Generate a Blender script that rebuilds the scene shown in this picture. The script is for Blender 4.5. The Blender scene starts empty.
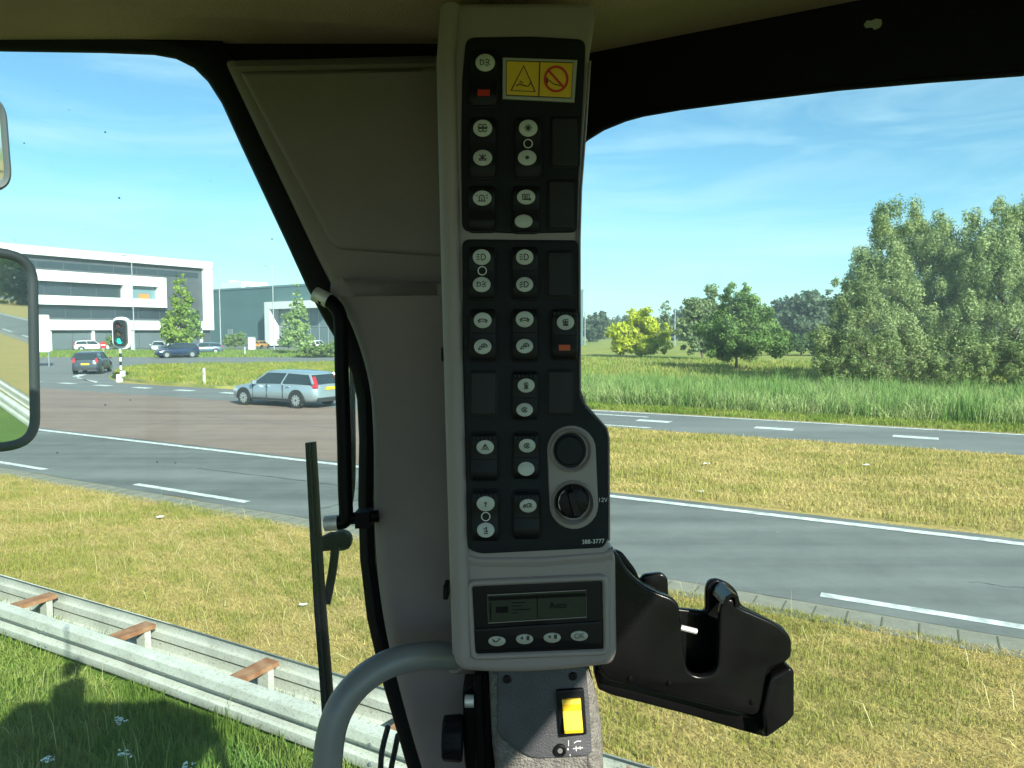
import bpy, bmesh, math, random
import numpy as np
from mathutils import Vector, Matrix
from mathutils.geometry import tessellate_polygon

R = math.radians
SC = bpy.context.scene
COL = SC.collection
rng = np.random.default_rng(7)
random.seed(7)

# ------------------------------------------------------------------ camera and the frames things are laid out in
EYE = Vector((0, 0, 3.05)); PITCH = R(4.15); FPX = 745.0
FW = Vector((0, math.cos(PITCH), -math.sin(PITCH)))
UP = Vector((0, math.sin(PITCH), math.cos(PITCH)))
RT = Vector((1, 0, 0))
def ray(px, py):
    return FW + RT * ((px - 512) / FPX) + UP * ((384 - py) / FPX)
def P(px, py, d):                       # a point d metres in front of the eye
    return EYE + ray(px, py) * d
def G(px, py, z=0.0):                   # a point on the ground
    r = ray(px, py); return EYE + r * ((z - EYE.z) / r.z)
RA = math.atan2(0.4891, 0.8722)
RT_T = Vector((math.cos(RA), -math.sin(RA), 0)); RT_N = Vector((math.sin(RA), math.cos(RA), 0))
def RD(t, n, z=0.0):                    # along the road, across the road
    return RT_T * t + RT_N * n + Vector((0, 0, z))

cam = bpy.data.cameras.new('camera'); camo = bpy.data.objects.new('camera', cam); COL.objects.link(camo)
cam.sensor_width = 36; cam.lens = FPX * 36 / 1024; cam.clip_start = 0.02; cam.clip_end = 6000
camo.location = EYE; camo.rotation_euler = (math.pi / 2 - PITCH, 0, 0)
SC.camera = camo

# ------------------------------------------------------------------ materials
def nodes(m):
    m.use_nodes = True; return m.node_tree.nodes, m.node_tree.links
def mat(name, col, rough=0.6, metal=0.0, var=0.0, scale=20.0, bump=0.0, bscale=None, col2=None, coat=0.0, spec=0.5, detail=4):
    m = bpy.data.materials.new(name); N, L = nodes(m); b = N['Principled BSDF']
    b.inputs['Roughness'].default_value = rough; b.inputs['Metallic'].default_value = metal
    b.inputs['Coat Weight'].default_value = coat; b.inputs['Specular IOR Level'].default_value = spec
    b.inputs['Base Color'].default_value = (*col, 1)
    tc = N.new('ShaderNodeTexCoord')
    if var > 0 or col2:
        n = N.new('ShaderNodeTexNoise'); n.inputs['Scale'].default_value = scale; n.inputs['Detail'].default_value = detail
        L.new(tc.outputs['Object'], n.inputs['Vector'])
        r = N.new('ShaderNodeValToRGB'); c2 = col2 or tuple(min(1, c * (1 + var)) for c in col)
        c1 = col if col2 else tuple(c * (1 - var) for c in col)
        r.color_ramp.elements[0].position = 0.35; r.color_ramp.elements[1].position = 0.65
        r.color_ramp.elements[0].color = (*c1, 1); r.color_ramp.elements[1].color = (*c2, 1)
        L.new(n.outputs['Fac'], r.inputs['Fac']); L.new(r.outputs['Color'], b.inputs['Base Color'])
    if bump > 0:
        n2 = N.new('ShaderNodeTexNoise'); n2.inputs['Scale'].default_value = bscale or scale * 4; n2.inputs['Detail'].default_value = 3
        L.new(tc.outputs['Object'], n2.inputs['Vector'])
        bp = N.new('ShaderNodeBump'); bp.inputs['Strength'].default_value = bump; bp.inputs['Distance'].default_value = 0.02
        L.new(n2.outputs['Fac'], bp.inputs['Height']); L.new(bp.outputs['Normal'], b.inputs['Normal'])
    return m
def emit_mat(name, col, strength):
    m = mat(name, col, 0.4); b = m.node_tree.nodes['Principled BSDF']
    b.inputs['Emission Color'].default_value = (*col, 1); b.inputs['Emission Strength'].default_value = strength
    return m
def attr_mat(name, rough=0.6, transl=0.35, spec=0.3):      # leaf and blade colours come from a colour attribute
    m = bpy.data.materials.new(name); N, L = nodes(m); b = N['Principled BSDF']
    a = N.new('ShaderNodeAttribute'); a.attribute_name = 'Col'
    b.inputs['Roughness'].default_value = rough; b.inputs['Specular IOR Level'].default_value = spec
    L.new(a.outputs['Color'], b.inputs['Base Color'])
    t = N.new('ShaderNodeBsdfTranslucent'); L.new(a.outputs['Color'], t.inputs['Color'])
    mx = N.new('ShaderNodeMixShader'); mx.inputs['Fac'].default_value = transl
    L.new(b.outputs[0], mx.inputs[1]); L.new(t.outputs[0], mx.inputs[2]); L.new(mx.outputs[0], N['Material Output'].inputs['Surface'])
    return m
def glass_mat(name, tint, gloss=0.05, veil=0.03, vscale=3.0):
    m = bpy.data.materials.new(name); N, L = nodes(m)
    N.remove(N['Principled BSDF'])
    tr = N.new('ShaderNodeBsdfTransparent'); tr.inputs['Color'].default_value = (*tint, 1)
    gl = N.new('ShaderNodeBsdfGlossy'); gl.inputs['Roughness'].default_value = 0.01
    df = N.new('ShaderNodeBsdfDiffuse'); df.inputs['Color'].default_value = (0.75, 0.8, 0.78, 1)
    tl = N.new('ShaderNodeBsdfTranslucent'); tl.inputs['Color'].default_value = (0.75, 0.8, 0.78, 1)
    ad = N.new('ShaderNodeMixShader'); ad.inputs[0].default_value = 0.5
    L.new(df.outputs[0], ad.inputs[1]); L.new(tl.outputs[0], ad.inputs[2])
    m1 = N.new('ShaderNodeMixShader'); m1.inputs['Fac'].default_value = gloss
    m2 = N.new('ShaderNodeMixShader')
    tc = N.new('ShaderNodeTexCoord'); n = N.new('ShaderNodeTexNoise'); n.inputs['Scale'].default_value = vscale; n.inputs['Detail'].default_value = 6
    L.new(tc.outputs['Object'], n.inputs['Vector'])
    mr = N.new('ShaderNodeMapRange'); mr.inputs['From Min'].default_value = 0.3; mr.inputs['From Max'].default_value = 0.75
    mr.inputs['To Min'].default_value = veil * 0.4; mr.inputs['To Max'].default_value = veil * 1.6
    L.new(n.outputs['Fac'], mr.inputs['Value']); L.new(mr.outputs[0], m2.inputs['Fac'])
    L.new(tr.outputs[0], m1.inputs[1]); L.new(gl.outputs[0], m1.inputs[2])
    L.new(m1.outputs[0], m2.inputs[1]); L.new(ad.outputs[0], m2.inputs[2])
    L.new(m2.outputs[0], N['Material Output'].inputs['Surface'])
    return m

# ------------------------------------------------------------------ objects
def tag(o, label=None, cat=None, group=None, kind=None):
    if label: o['label'] = label
    if cat: o['category'] = cat
    if group: o['group'] = group
    if kind: o['kind'] = kind
    return o
def thing(name, label, cat, loc=(0, 0, 0), rz=0.0, group=None):
    o = bpy.data.objects.new(name, None); COL.objects.link(o); o.empty_display_size = 0.1
    o.location = loc; o.rotation_euler = (0, 0, rz); return tag(o, label, cat, group)
def root_loc(o):
    while o.parent: o = o.parent
    return Vector(o.location) if o.type == 'EMPTY' else Vector((0, 0, 0))

class MB:
    def __init__(s): s.v = []; s.f = []
    def add(s, vs, fs):
        o = len(s.v); s.v += [tuple(v) for v in vs]; s.f += [tuple(i + o for i in f) for f in fs]; return s
    def box(s, c, size, rz=0.0, M=None):
        hx, hy, hz = size[0] / 2, size[1] / 2, size[2] / 2; c = Vector(c)
        vs = [Vector((x, y, z)) for x in (-hx, hx) for y in (-hy, hy) for z in (-hz, hz)]
        if M is None: M = Matrix.Rotation(rz, 3, 'Z')
        vs = [M @ v + c for v in vs]
        return s.add(vs, [(0, 1, 3, 2), (4, 6, 7, 5), (0, 4, 5, 1), (2, 3, 7, 6), (0, 2, 6, 4), (1, 5, 7, 3)])
    def tube(s, pts, rad, seg=12, cap=True):
        pts = [Vector(p) for p in pts]; n = len(pts)
        rs = rad if isinstance(rad, (list, tuple)) else [rad] * n
        t0 = (pts[1] - pts[0]).normalized(); a = Vector((0, 0, 1)) if abs(t0.z) < .9 else Vector((1, 0, 0))
        u = t0.cross(a).normalized(); vs = []
        for i, p in enumerate(pts):
            t = ((pts[min(i + 1, n - 1)] - pts[max(i - 1, 0)])).normalized()
            u = (u - t * u.dot(t)).normalized(); w = t.cross(u)
            for k in range(seg):
                an = 2 * math.pi * k / seg; vs.append(p + (u * math.cos(an) + w * math.sin(an)) * rs[i])
        fs = [(i * seg + k, i * seg + (k + 1) % seg, (i + 1) * seg + (k + 1) % seg, (i + 1) * seg + k) for i in range(n - 1) for k in range(seg)]
        if cap: fs += [tuple(range(seg))[::-1], tuple((n - 1) * seg + k for k in range(seg))]
        return s.add(vs, fs)
    def rings(s, rings, cap0=True, cap1=True):              # loft through equal-length closed loops
        n = len(rings[0]); vs = [v for r in rings for v in r]
        fs = [(i * n + k, i * n + (k + 1) % n, (i + 1) * n + (k + 1) % n, (i + 1) * n + k) for i in range(len(rings) - 1) for k in range(n)]
        for flag, base in ((cap0, 0), (cap1, (len(rings) - 1) * n)):
            if flag:
                loop = [Vector(vs[base + k]) for k in range(n)]
                for t in tessellate_polygon([loop]): fs.append(tuple(base + i for i in t))
        return s.add(vs, fs)
    def build(s, name, m, parent=None, world=True, smooth=False, sharp=35):
        me = bpy.data.meshes.new(name)
        off = root_loc(parent) if (parent and world) else Vector((0, 0, 0))
        me.from_pydata([(v[0] - off.x, v[1] - off.y, v[2] - off.z) for v in s.v], [], s.f)
        bm = bmesh.new(); bm.from_mesh(me); bmesh.ops.recalc_face_normals(bm, faces=bm.faces); 
        if smooth:
            for f in bm.faces: f.smooth = True
            for e in bm.edges:
                if len(e.link_faces) == 2 and e.calc_face_angle(0) > R(sharp): e.smooth = False
        bm.to_mesh(me); bm.free()
        me.materials.append(m)
        o = bpy.data.objects.new(name, me); COL.objects.link(o)
        if parent: o.parent = parent
        return o

# outlines
def rrect(x0, y0, x1, y1, r, n=5):
    return round_poly([(x0, y0), (x1, y0), (x1, y1), (x0, y1)], r, n)
def round_poly(pts, r, n=5):
    out = []; N = len(pts); rs = r if isinstance(r, (list, tuple)) else [r] * N
    for i in range(N):
        a, b, c = Vector(pts[i - 1]), Vector(pts[i]), Vector(pts[(i + 1) % N])
        d1 = (a - b); d2 = (c - b); q = min(rs[i], d1.length * .45, d2.length * .45)
        if q <= 1e-6: out.append(tuple(b)); continue
        p1 = b + d1.normalized() * q; p2 = b + d2.normalized() * q
        for k in range(n + 1):
            t = k / n; p = p1 * (1 - t) ** 2 + b * 2 * t * (1 - t) + p2 * t * t; out.append((p.x, p.y))
    return out
def ellipse(cx, cy, rx, ry, n=24, rot=0.0):
    o = []
    for k in range(n):
        a = 2 * math.pi * k / n; x, y = rx * math.cos(a), ry * math.sin(a)
        o.append((cx + x * math.cos(rot) - y * math.sin(rot), cy + x * math.sin(rot) + y * math.cos(rot)))
    return o
def area(p): return sum(p[i - 1][0] * p[i][1] - p[i][0] * p[i - 1][1] for i in range(len(p))) / 2
def inset(pts, d):
    n = len(pts); s = 1 if area(pts) > 0 else -1; out = []
    for i in range(n):
        a, b, c = Vector(pts[i - 1]), Vector(pts[i]), Vector(pts[(i + 1) % n])
        e1 = (b - a); e2 = (c - b)
        e1 = e1.normalized() if e1.length > 1e-9 else Vector((1, 0)); e2 = e2.normalized() if e2.length > 1e-9 else e1
        n1 = Vector((-e1.y, e1.x)) * s; n2 = Vector((-e2.y, e2.x)) * s
        m = n1 + n2; l = m.length
        m = m / l if l > 1e-6 else n1
        k = 1 / max(0.35, m.dot(n1)); q = b + m * d * k; out.append((q.x, q.y))
    return out
def loc(px, py, d): return ((px - 512) / FPX * d, (384 - py) / FPX * d)
def K(x, y, d): return EYE + RT * x + UP * y + FW * d       # metric point in the dashboard frame
def plate(mb, px, d, thick, bev=0.002, seg=3, metric=False):
    """a solid slab whose front outline is px (picture units at depth d) with a rounded front edge, straight sides going back"""
    p = px if metric else [loc(a, b, d) for a, b in px]
    rr = [[K(x, y, d + thick) for x, y in p]]
    if bev > 0:
        for k in range(seg + 1):
            a = math.pi / 2 * k / seg
            q = inset(p, bev * (1 - math.cos(a))) if k else p
            rr.append([K(x, y, d + bev * (1 - math.sin(a))) for x, y in q])
    else: rr.append([K(x, y, d) for x, y in p])
    return mb.rings(rr)
def ringlip(mb, px, d, width, height, seg=6):
    """a raised rounded lip following outline px, lying on depth d, outline is the outer edge"""
    p = [loc(a, b, d) for a, b in px]; n = len(p); rows = []
    for k in range(seg + 1):
        a = math.pi * k / seg; q = inset(p, width * (1 - math.cos(a)) / 2)
        rows.append([K(x, y, d - height * math.sin(a)) for x, y in q])
    return mb.rings(rows, False, False)
def stroke(mb, pts, d, w, h=0.0003, closed=False):
    """flat ribbon of width w (picture units) following pts on depth d"""
    p = [Vector(q) for q in pts]; n = len(p); L_, R_ = [], []
    for i in range(n):
        a = p[i - 1] if (i or closed) else p[i]; c = p[(i + 1) % n] if (i < n - 1 or closed) else p[i]
        t = (c - a); t = t.normalized() if t.length else Vector((1, 0)); m = Vector((-t.y, t.x)) * w / 2
        L_.append(p[i] + m); R_.append(p[i] - m)
    vs = []
    for q in L_ + R_: vs.append(K(*loc(q.x, q.y, d), d - h))
    m = n if closed else n - 1
    return mb.add(vs, [(i, (i + 1) % n, n + (i + 1) % n, n + i) for i in range(m)])
def disc(mb, px, d, h=0.0003):
    vs = [K(*loc(a, b, d), d - h) for a, b in px]
    return mb.add(vs, [tuple(range(len(vs)))])

def text_mesh(name, body, size, m, parent, origin, xax, yax, align='CENTER', depth=0.0002):
    cu = bpy.data.curves.new(name, 'FONT'); cu.body = body; cu.size = size; cu.align_x = align; cu.align_y = 'CENTER'; cu.extrude = depth
    tmp = bpy.data.objects.new(name, cu); COL.objects.link(tmp)
    dg = bpy.context.evaluated_depsgraph_get(); me = bpy.data.meshes.new_from_object(tmp.evaluated_get(dg))
    COL.objects.unlink(tmp); bpy.data.objects.remove(tmp)
    z = xax.cross(yax); off = root_loc(parent)
    for v in me.vertices:
        v.co = origin + xax * v.co.x + yax * v.co.y + z * v.co.z - off
    me.materials.clear(); me.materials.append(m)
    o = bpy.data.objects.new(name, me); COL.objects.link(o); o.parent = parent; return o

def color_mesh(name, verts, faces, cols, m, parent=None, off=(0, 0, 0)):
    """verts (n,3), faces (m,k) all the same k, cols (m,3) one colour per face"""
    me = bpy.data.meshes.new(name); nv, nf, k = len(verts), len(faces), faces.shape[1]
    me.vertices.add(nv); me.vertices.foreach_set('co', (verts - np.array(off)).astype(np.float32).ravel())
    me.loops.add(nf * k); me.loops.foreach_set('vertex_index', faces.astype(np.int32).ravel())
    me.polygons.add(nf); me.polygons.foreach_set('loop_start', np.arange(0, nf * k, k, dtype=np.int32))
    me.polygons.foreach_set('loop_total', np.full(nf, k, dtype=np.int32))
    me.update(calc_edges=True)
    a = me.color_attributes.new('Col', 'FLOAT_COLOR', 'CORNER')
    c = np.repeat(np.concatenate([cols, np.ones((nf, 1))], 1), k, 0); a.data.foreach_set('color', c.astype(np.float32).ravel())
    me.materials.append(m); o = bpy.data.objects.new(name, me); COL.objects.link(o)
    if parent: o.parent = parent
    return o
# ------------------------------------------------------------------ light
SUN_EL = 31.0; SUN_DIR = Vector((0.5, -0.87, 0)).normalized()          # horizontal direction towards the sun
SUN_STRENGTH = 4.4; SKY_STRENGTH = 0.066; EXPOSURE = 1.3
sd = bpy.data.lights.new('sun', 'SUN'); sd.energy = SUN_STRENGTH; sd.angle = R(0.5); sd.color = (1.0, 0.93, 0.80)
so = bpy.data.objects.new('sun', sd); COL.objects.link(so)
tosun = Vector((SUN_DIR.x * math.cos(R(SUN_EL)), SUN_DIR.y * math.cos(R(SUN_EL)), math.sin(R(SUN_EL))))
so.rotation_euler = tosun.to_track_quat('Z', 'Y').to_euler(); so.location = (5, -8, 12)
w = bpy.data.worlds.new('World'); SC.world = w; w.use_nodes = True
N, L = w.node_tree.nodes, w.node_tree.links
sky = N.new('ShaderNodeTexSky'); sky.sky_type = 'NISHITA'; sky.sun_disc = False
sky.sun_elevation = R(SUN_EL); sky.sun_rotation = math.atan2(SUN_DIR.x, SUN_DIR.y)
sky.altitude = 0; sky.air_density = 1.0; sky.dust_density = 0.25; sky.ozone_density = 2.0
tc = N.new('ShaderNodeTexCoord'); mp = N.new('ShaderNodeMapping'); mp.inputs['Scale'].default_value = (1.2, 1.6, 7.5)
mp.inputs['Rotation'].default_value = (0.0, R(12), R(20))
nz = N.new('ShaderNodeTexNoise'); nz.inputs['Scale'].default_value = 2.2; nz.inputs['Detail'].default_value = 9; nz.inputs['Roughness'].default_value = 0.58; nz.inputs['Distortion'].default_value = 0.7
rp = N.new('ShaderNodeValToRGB'); rp.color_ramp.elements[0].position = 0.42; rp.color_ramp.elements[1].position = 0.66
rp.color_ramp.elements[0].color = (.03, .03, .03, 1); rp.color_ramp.elements[1].color = (0.55, 0.55, 0.55, 1)
mx = N.new('ShaderNodeMix'); mx.data_type = 'RGBA'
L.new(tc.outputs['Generated'], mp.inputs['Vector']); L.new(mp.outputs[0], nz.inputs['Vector']); L.new(nz.outputs['Fac'], rp.inputs['Fac'])
L.new(rp.outputs['Color'], mx.inputs['Factor']); tn = N.new('ShaderNodeMix'); tn.data_type = 'RGBA'; tn.blend_type = 'MULTIPLY'; tn.inputs['Factor'].default_value = 1; tn.inputs['B'].default_value = (.80, 1.09, 1.09, 1); L.new(sky.outputs['Color'], tn.inputs['A']); L.new(tn.outputs['Result'], mx.inputs['A'])
mx.inputs['B'].default_value = (5.6, 7.0, 7.6, 1)
L.new(mx.outputs['Result'], N['Background'].inputs['Color']); N['Background'].inputs['Strength'].default_value = SKY_STRENGTH
SC.view_settings.view_transform = 'Standard'; SC.view_settings.look = 'None'; SC.view_settings.exposure = EXPOSURE; SC.view_settings.gamma = 1
SC.view_settings.use_curve_mapping = False
SC.render.engine = 'CYCLES'
SC.cycles.max_bounces = 8; SC.cycles.transparent_max_bounces = 16; SC.cycles.use_denoising = True
SC.cycles.caustics_reflective = False; SC.cycles.caustics_refractive = False; SC.cycles.sample_clamp_indirect = 6

# ------------------------------------------------------------------ ground materials
def ground_mat():
    m = bpy.data.materials.new('field_soil'); Nn, Ll = nodes(m); b = Nn['Principled BSDF']; b.inputs['Roughness'].default_value = 0.95
    b.inputs['Specular IOR Level'].default_value = 0.1
    t = Nn.new('ShaderNodeTexCoord')
    def noise(sc, det=5, rough=0.6):
        n = Nn.new('ShaderNodeTexNoise'); n.inputs['Scale'].default_value = sc; n.inputs['Detail'].default_value = det; n.inputs['Roughness'].default_value = rough
        Ll.new(t.outputs['Object'], n.inputs['Vector']); return n
    def ramp(n, *st):
        r = Nn.new('ShaderNodeValToRGB'); e = r.color_ramp.elements
        while len(e) < len(st): e.new(0.5)
        for q, (p, c) in zip(e, st): q.position = p; q.color = (*c, 1)
        Ll.new(n.outputs['Fac'], r.inputs['Fac']); return r
    dry = ramp(noise(1.3, 8, .7), (.25, (.30, .21, .08)), (.45, (.46, .32, .12)), (.6, (.36, .29, .09)), (.8, (.54, .39, .18)))
    green = ramp(noise(0.9, 8, .7), (.3, (.07, .13, .015)), (.55, (.12, .19, .03)), (.75, (.20, .23, .05)))
    meadow = ramp(noise(.09, 6, .65), (.35, (.14, .21, .035)), (.5, (.30, .28, .08)), (.65, (.20, .25, .05)))
    # how far across the road the point lies decides which of the three it is
    dot = Nn.new('ShaderNodeVectorMath'); dot.operation = 'DOT_PRODUCT'; dot.inputs[1].default_value = tuple(RT_N)
    Ll.new(t.outputs['Object'], dot.inputs[0])
    def step(a, b_):
        q = Nn.new('ShaderNodeMapRange'); q.inputs['From Min'].default_value = a; q.inputs['From Max'].default_value = b_; Ll.new(dot.outputs['Value'], q.inputs['Value']); return q
    m1 = Nn.new('ShaderNodeMix'); m1.data_type = 'RGBA'; m2 = Nn.new('ShaderNodeMix'); m2.data_type = 'RGBA'
    Ll.new(step(3.9, 4.4).outputs[0], m1.inputs['Factor']); Ll.new(green.outputs[0], m1.inputs['A']); Ll.new(dry.outputs[0], m1.inputs['B'])
    Ll.new(step(26, 29).outputs[0], m2.inputs['Factor']); Ll.new(m1.outputs['Result'], m2.inputs['A']); Ll.new(meadow.outputs[0], m2.inputs['B'])
    Ll.new(m2.outputs['Result'], b.inputs['Base Color'])
    bp = Nn.new('ShaderNodeBump'); bp.inputs['Strength'].default_value = 0.8; bp.inputs['Distance'].default_value = 0.05
    Ll.new(noise(14, 6).outputs['Fac'], bp.inputs['Height']); Ll.new(bp.outputs[0], b.inputs['Normal'])
    return m
def asphalt_mat(name, c, c2, fine=90, big=0.5, streak=True):
    m = bpy.data.materials.new(name); Nn, Ll = nodes(m); b = Nn['Principled BSDF']; b.inputs['Roughness'].default_value = 0.85
    b.inputs['Specular IOR Level'].default_value = 0.3
    t = Nn.new('ShaderNodeTexCoord'); mpp = Nn.new('ShaderNodeMapping'); mpp.inputs['Rotation'].default_value = (0, 0, RA); mpp.inputs['Scale'].default_value = (.12, 1.0, 1) if streak else (1, 1, 1)
    Ll.new(t.outputs['Object'], mpp.inputs['Vector'])
    n1 = Nn.new('ShaderNodeTexNoise'); n1.inputs['Scale'].default_value = big; n1.inputs['Detail'].default_value = 8; n1.inputs['Roughness'].default_value = .65; Ll.new(mpp.outputs[0], n1.inputs['Vector'])
    n2 = Nn.new('ShaderNodeTexNoise'); n2.inputs['Scale'].default_value = fine; n2.inputs['Detail'].default_value = 2; Ll.new(t.outputs['Object'], n2.inputs['Vector'])
    mm = Nn.new('ShaderNodeMath'); mm.operation = 'ADD'; Ll.new(n1.outputs['Fac'], mm.inputs[0])
    ml = Nn.new('ShaderNodeMath'); ml.operation = 'MULTIPLY'; ml.inputs[1].default_value = .35; Ll.new(n2.outputs['Fac'], ml.inputs[0]); Ll.new(ml.outputs[0], mm.inputs[1])
    if streak:
        mp2 = Nn.new('ShaderNodeMapping'); mp2.inputs['Rotation'].default_value = (0, 0, RA); mp2.inputs['Scale'].default_value = (.015, 1.0, 1); Ll.new(t.outputs['Object'], mp2.inputs['Vector'])
        n3 = Nn.new('ShaderNodeTexNoise'); n3.inputs['Scale'].default_value = 1.6; n3.inputs['Detail'].default_value = 5; Ll.new(mp2.outputs[0], n3.inputs['Vector'])
        n4 = Nn.new('ShaderNodeTexNoise'); n4.inputs['Scale'].default_value = .9; n4.inputs['Detail'].default_value = 9; n4.inputs['Roughness'].default_value = .75; Ll.new(t.outputs['Object'], n4.inputs['Vector'])
        m3 = Nn.new('ShaderNodeMath'); m3.operation = 'ADD'; Ll.new(n3.outputs['Fac'], m3.inputs[0]); Ll.new(n4.outputs['Fac'], m3.inputs[1])
        m4 = Nn.new('ShaderNodeMath'); m4.operation = 'MULTIPLY_ADD'; m4.inputs[1].default_value = .9; m4.inputs[2].default_value = -.9; Ll.new(m3.outputs[0], m4.inputs[0])
        m5 = Nn.new('ShaderNodeMath'); m5.operation = 'ADD'; Ll.new(mm.outputs[0], m5.inputs[0]); Ll.new(m4.outputs[0], m5.inputs[1]); mm = m5
    r = Nn.new('ShaderNodeValToRGB'); r.color_ramp.elements[0].position = .40; r.color_ramp.elements[1].position = .95
    r.color_ramp.elements[0].color = (*c, 1); r.color_ramp.elements[1].color = (*c2, 1); Ll.new(mm.outputs[0], r.inputs['Fac']); Ll.new(r.outputs[0], b.inputs['Base Color'])
    bp = Nn.new('ShaderNodeBump'); bp.inputs['Strength'].default_value = .3; bp.inputs['Distance'].default_value = .01; Ll.new(n2.outputs['Fac'], bp.inputs['Height']); Ll.new(bp.outputs[0], b.inputs['Normal'])
    return m
M_GROUND = ground_mat()
M_ASPH = asphalt_mat('asphalt', (.110, .113, .105), (.20, .20, .187))
M_ASPH2 = asphalt_mat('pale_asphalt', (.14, .142, .138), (.21, .208, .20))
M_BROWN = asphalt_mat('red_asphalt', (.19, .13, .105), (.29, .205, .165))
M_PAINT = mat('road_paint', (.42, .42, .40), .7, col2=(.74, .74, .70), scale=7, detail=10)
M_PAVER = asphalt_mat('pavers', (.18, .165, .13), (.31, .28, .22), 30, 3, False)
M_JOINT = mat('paver_joint', (.12, .115, .07), .95)

def sheet(name, corners, z, m, kind='structure', sub=0):
    mb = MB(); mb.add([(c[0], c[1], z) for c in corners], [tuple(range(len(corners)))]); o = mb.build(name, m)
    o['kind'] = kind; return o
sheet('ground', [(-3000, -3000), (3000, -3000), (3000, 3000), (-3000, 3000)], 0, M_GROUND)
def strip(name, t0, t1, n0, n1, z, m, edge=0.0):
    """a strip along the road; its two long edges may wander by edge metres"""
    k = max(2, int((t1 - t0) / 0.7)) if edge else 2
    ts = np.linspace(t0, t1, k); r = np.random.default_rng(int(n0 * 100))
    a = [RD(t, n0 + (r.uniform(-edge, edge) if abs(t) < 40 else 0), z) for t in ts]; b = [RD(t, n1 + (r.uniform(-edge, edge) if abs(t) < 40 else 0), z) for t in ts]
    mb = MB(); mb.add(a + b, [(i, i + 1, k + i + 1, k + i) for i in range(k - 1)]); o = mb.build(name, m); o['kind'] = 'structure'; return o
strip('paver_strip', -260, 120, 8.22, 8.74, .005, M_PAVER, .05)
strip('near_road', -260, 120, 8.72, 12.95, .009, M_ASPH, .03)
mb = MB()
for k in range(-120, 120):
    t_ = k * .33 + .02 * math.sin(k * 7.1); mb.add([RD(t_, 8.27, .009), RD(t_ + .014, 8.27, .009), RD(t_ + .014, 8.66, .009), RD(t_, 8.66, .009)], [(0, 1, 2, 3)])
mb.build('paver_joints', M_JOINT)['kind'] = 'structure'
strip('far_road', -420, 160, 21.75, 26.25, .009, M_ASPH2, .03)
strip('red_median_paving', -70, -10.0, 12.9, 21.9, .013, M_BROWN, .0)
def dashes(name, n, wd, start, period, length, k0, k1, z):
    mb = MB()
    for k in range(k0, k1):
        t = start + k * period; mb.add([RD(t, n - wd / 2, z), RD(t + length, n - wd / 2, z), RD(t + length, n + wd / 2, z), RD(t, n + wd / 2, z)], [(0, 1, 2, 3)])
    o = mb.build(name, M_PAINT); o['kind'] = 'structure'; return o
dashes('near_road_dashes', 9.05, .15, -13.6, 6.3, 3.15, -22, 12, .0135)
dashes('near_road_edge_line', 12.62, .19, -260, 380, 380, 0, 1, .0175)
dashes('far_road_dashes', 23.9, .48, -4.7, 3.85, 1.15, -1, 20, .0135)
dashes('far_road_dashes', 24.6, .48, -30.0, 3.4, 1.3, -8, 5, .0135)
dashes('far_road_edge_line', 22.15, .20, -14.5, 120, 7.0, 0, 1, .0175)
dashes('far_road_edge_line', 25.95, .20, -13, 120, 110, 0, 1, .0175)
dashes('far_road_centre_line', 24.9, .20, -14.5, 120, 6.0, 0, 1, .0135)
def gpoly(name, px, z, m):
    return sheet(name, [G(x, y) for x, y in px], z, m)
def crack(name, t0, n0, t1, n1, seed, wd=.02):
    r = np.random.default_rng(seed); k = 40; mb = MB(); a = []; b = []; off = np.cumsum(r.normal(0, .02, k)); off -= np.linspace(0, off[-1], k)
    d = (RD(t1, n1) - RD(t0, n0)).normalized(); m = Vector((-d.y, d.x, 0))
    for i in range(k): p = RD(t0, n0, .0135).lerp(RD(t1, n1, .0135), i / (k - 1)) + m * off[i]; q = wd * r.uniform(.3, 1.2) / 2; a.append(p + m * q); b.append(p - m * q)
    mb.add(a + b, [(i, i + 1, k + i + 1, k + i) for i in range(k - 1)]); mb.build(name, M_TAR)['kind'] = 'structure'
M_TAR = mat('tar_seam', (.06, .06, .058), .7)
crack('road_crack', .5, 10.4, 2.2, 10.5, 4, .012); crack('road_crack', -14, 10.8, -5, 10.9, 5, .04); crack('road_crack', -9, 9.2, -8.2, 12.5, 6, .03); crack('road_crack', -30, 17.4, -11, 17.3, 7, .06); crack('road_crack', -22, 13.2, -21.5, 21.6, 8, .05); crack('road_crack', 2, 24.4, 14, 24.5, 9, .04)
gpoly('side_road', [(-260, 353), (420, 352), (420, 362.5), (330, 363), (150, 365), (118, 370), (108, 377), (118, 383), (150, 386), (60, 402), (-260, 380)], .0045, M_ASPH2)
M_ISLE = mat('island_turf', (.20, .22, .045), .95, col2=(.38, .32, .09), scale=.5, bump=.5, bscale=5, detail=8)
# turning arrow painted on the side road
mb = MB()
for q in ([(72, 376.5), (84, 373.2), (88, 374.2), (76, 378)], [(73, 376), (77, 378.5), (98, 381.5), (96, 383)]): mb.add([tuple(G(x, y))[:2] + (.012,) for x, y in q], [(0, 1, 2, 3)])
mb.build('road_arrow', M_PAINT)['kind'] = 'structure'
sheet('parking_lot', [(-140, 108), (-20, 108), (-20, 170), (-140, 170)], .004, M_ASPH2)

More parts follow.
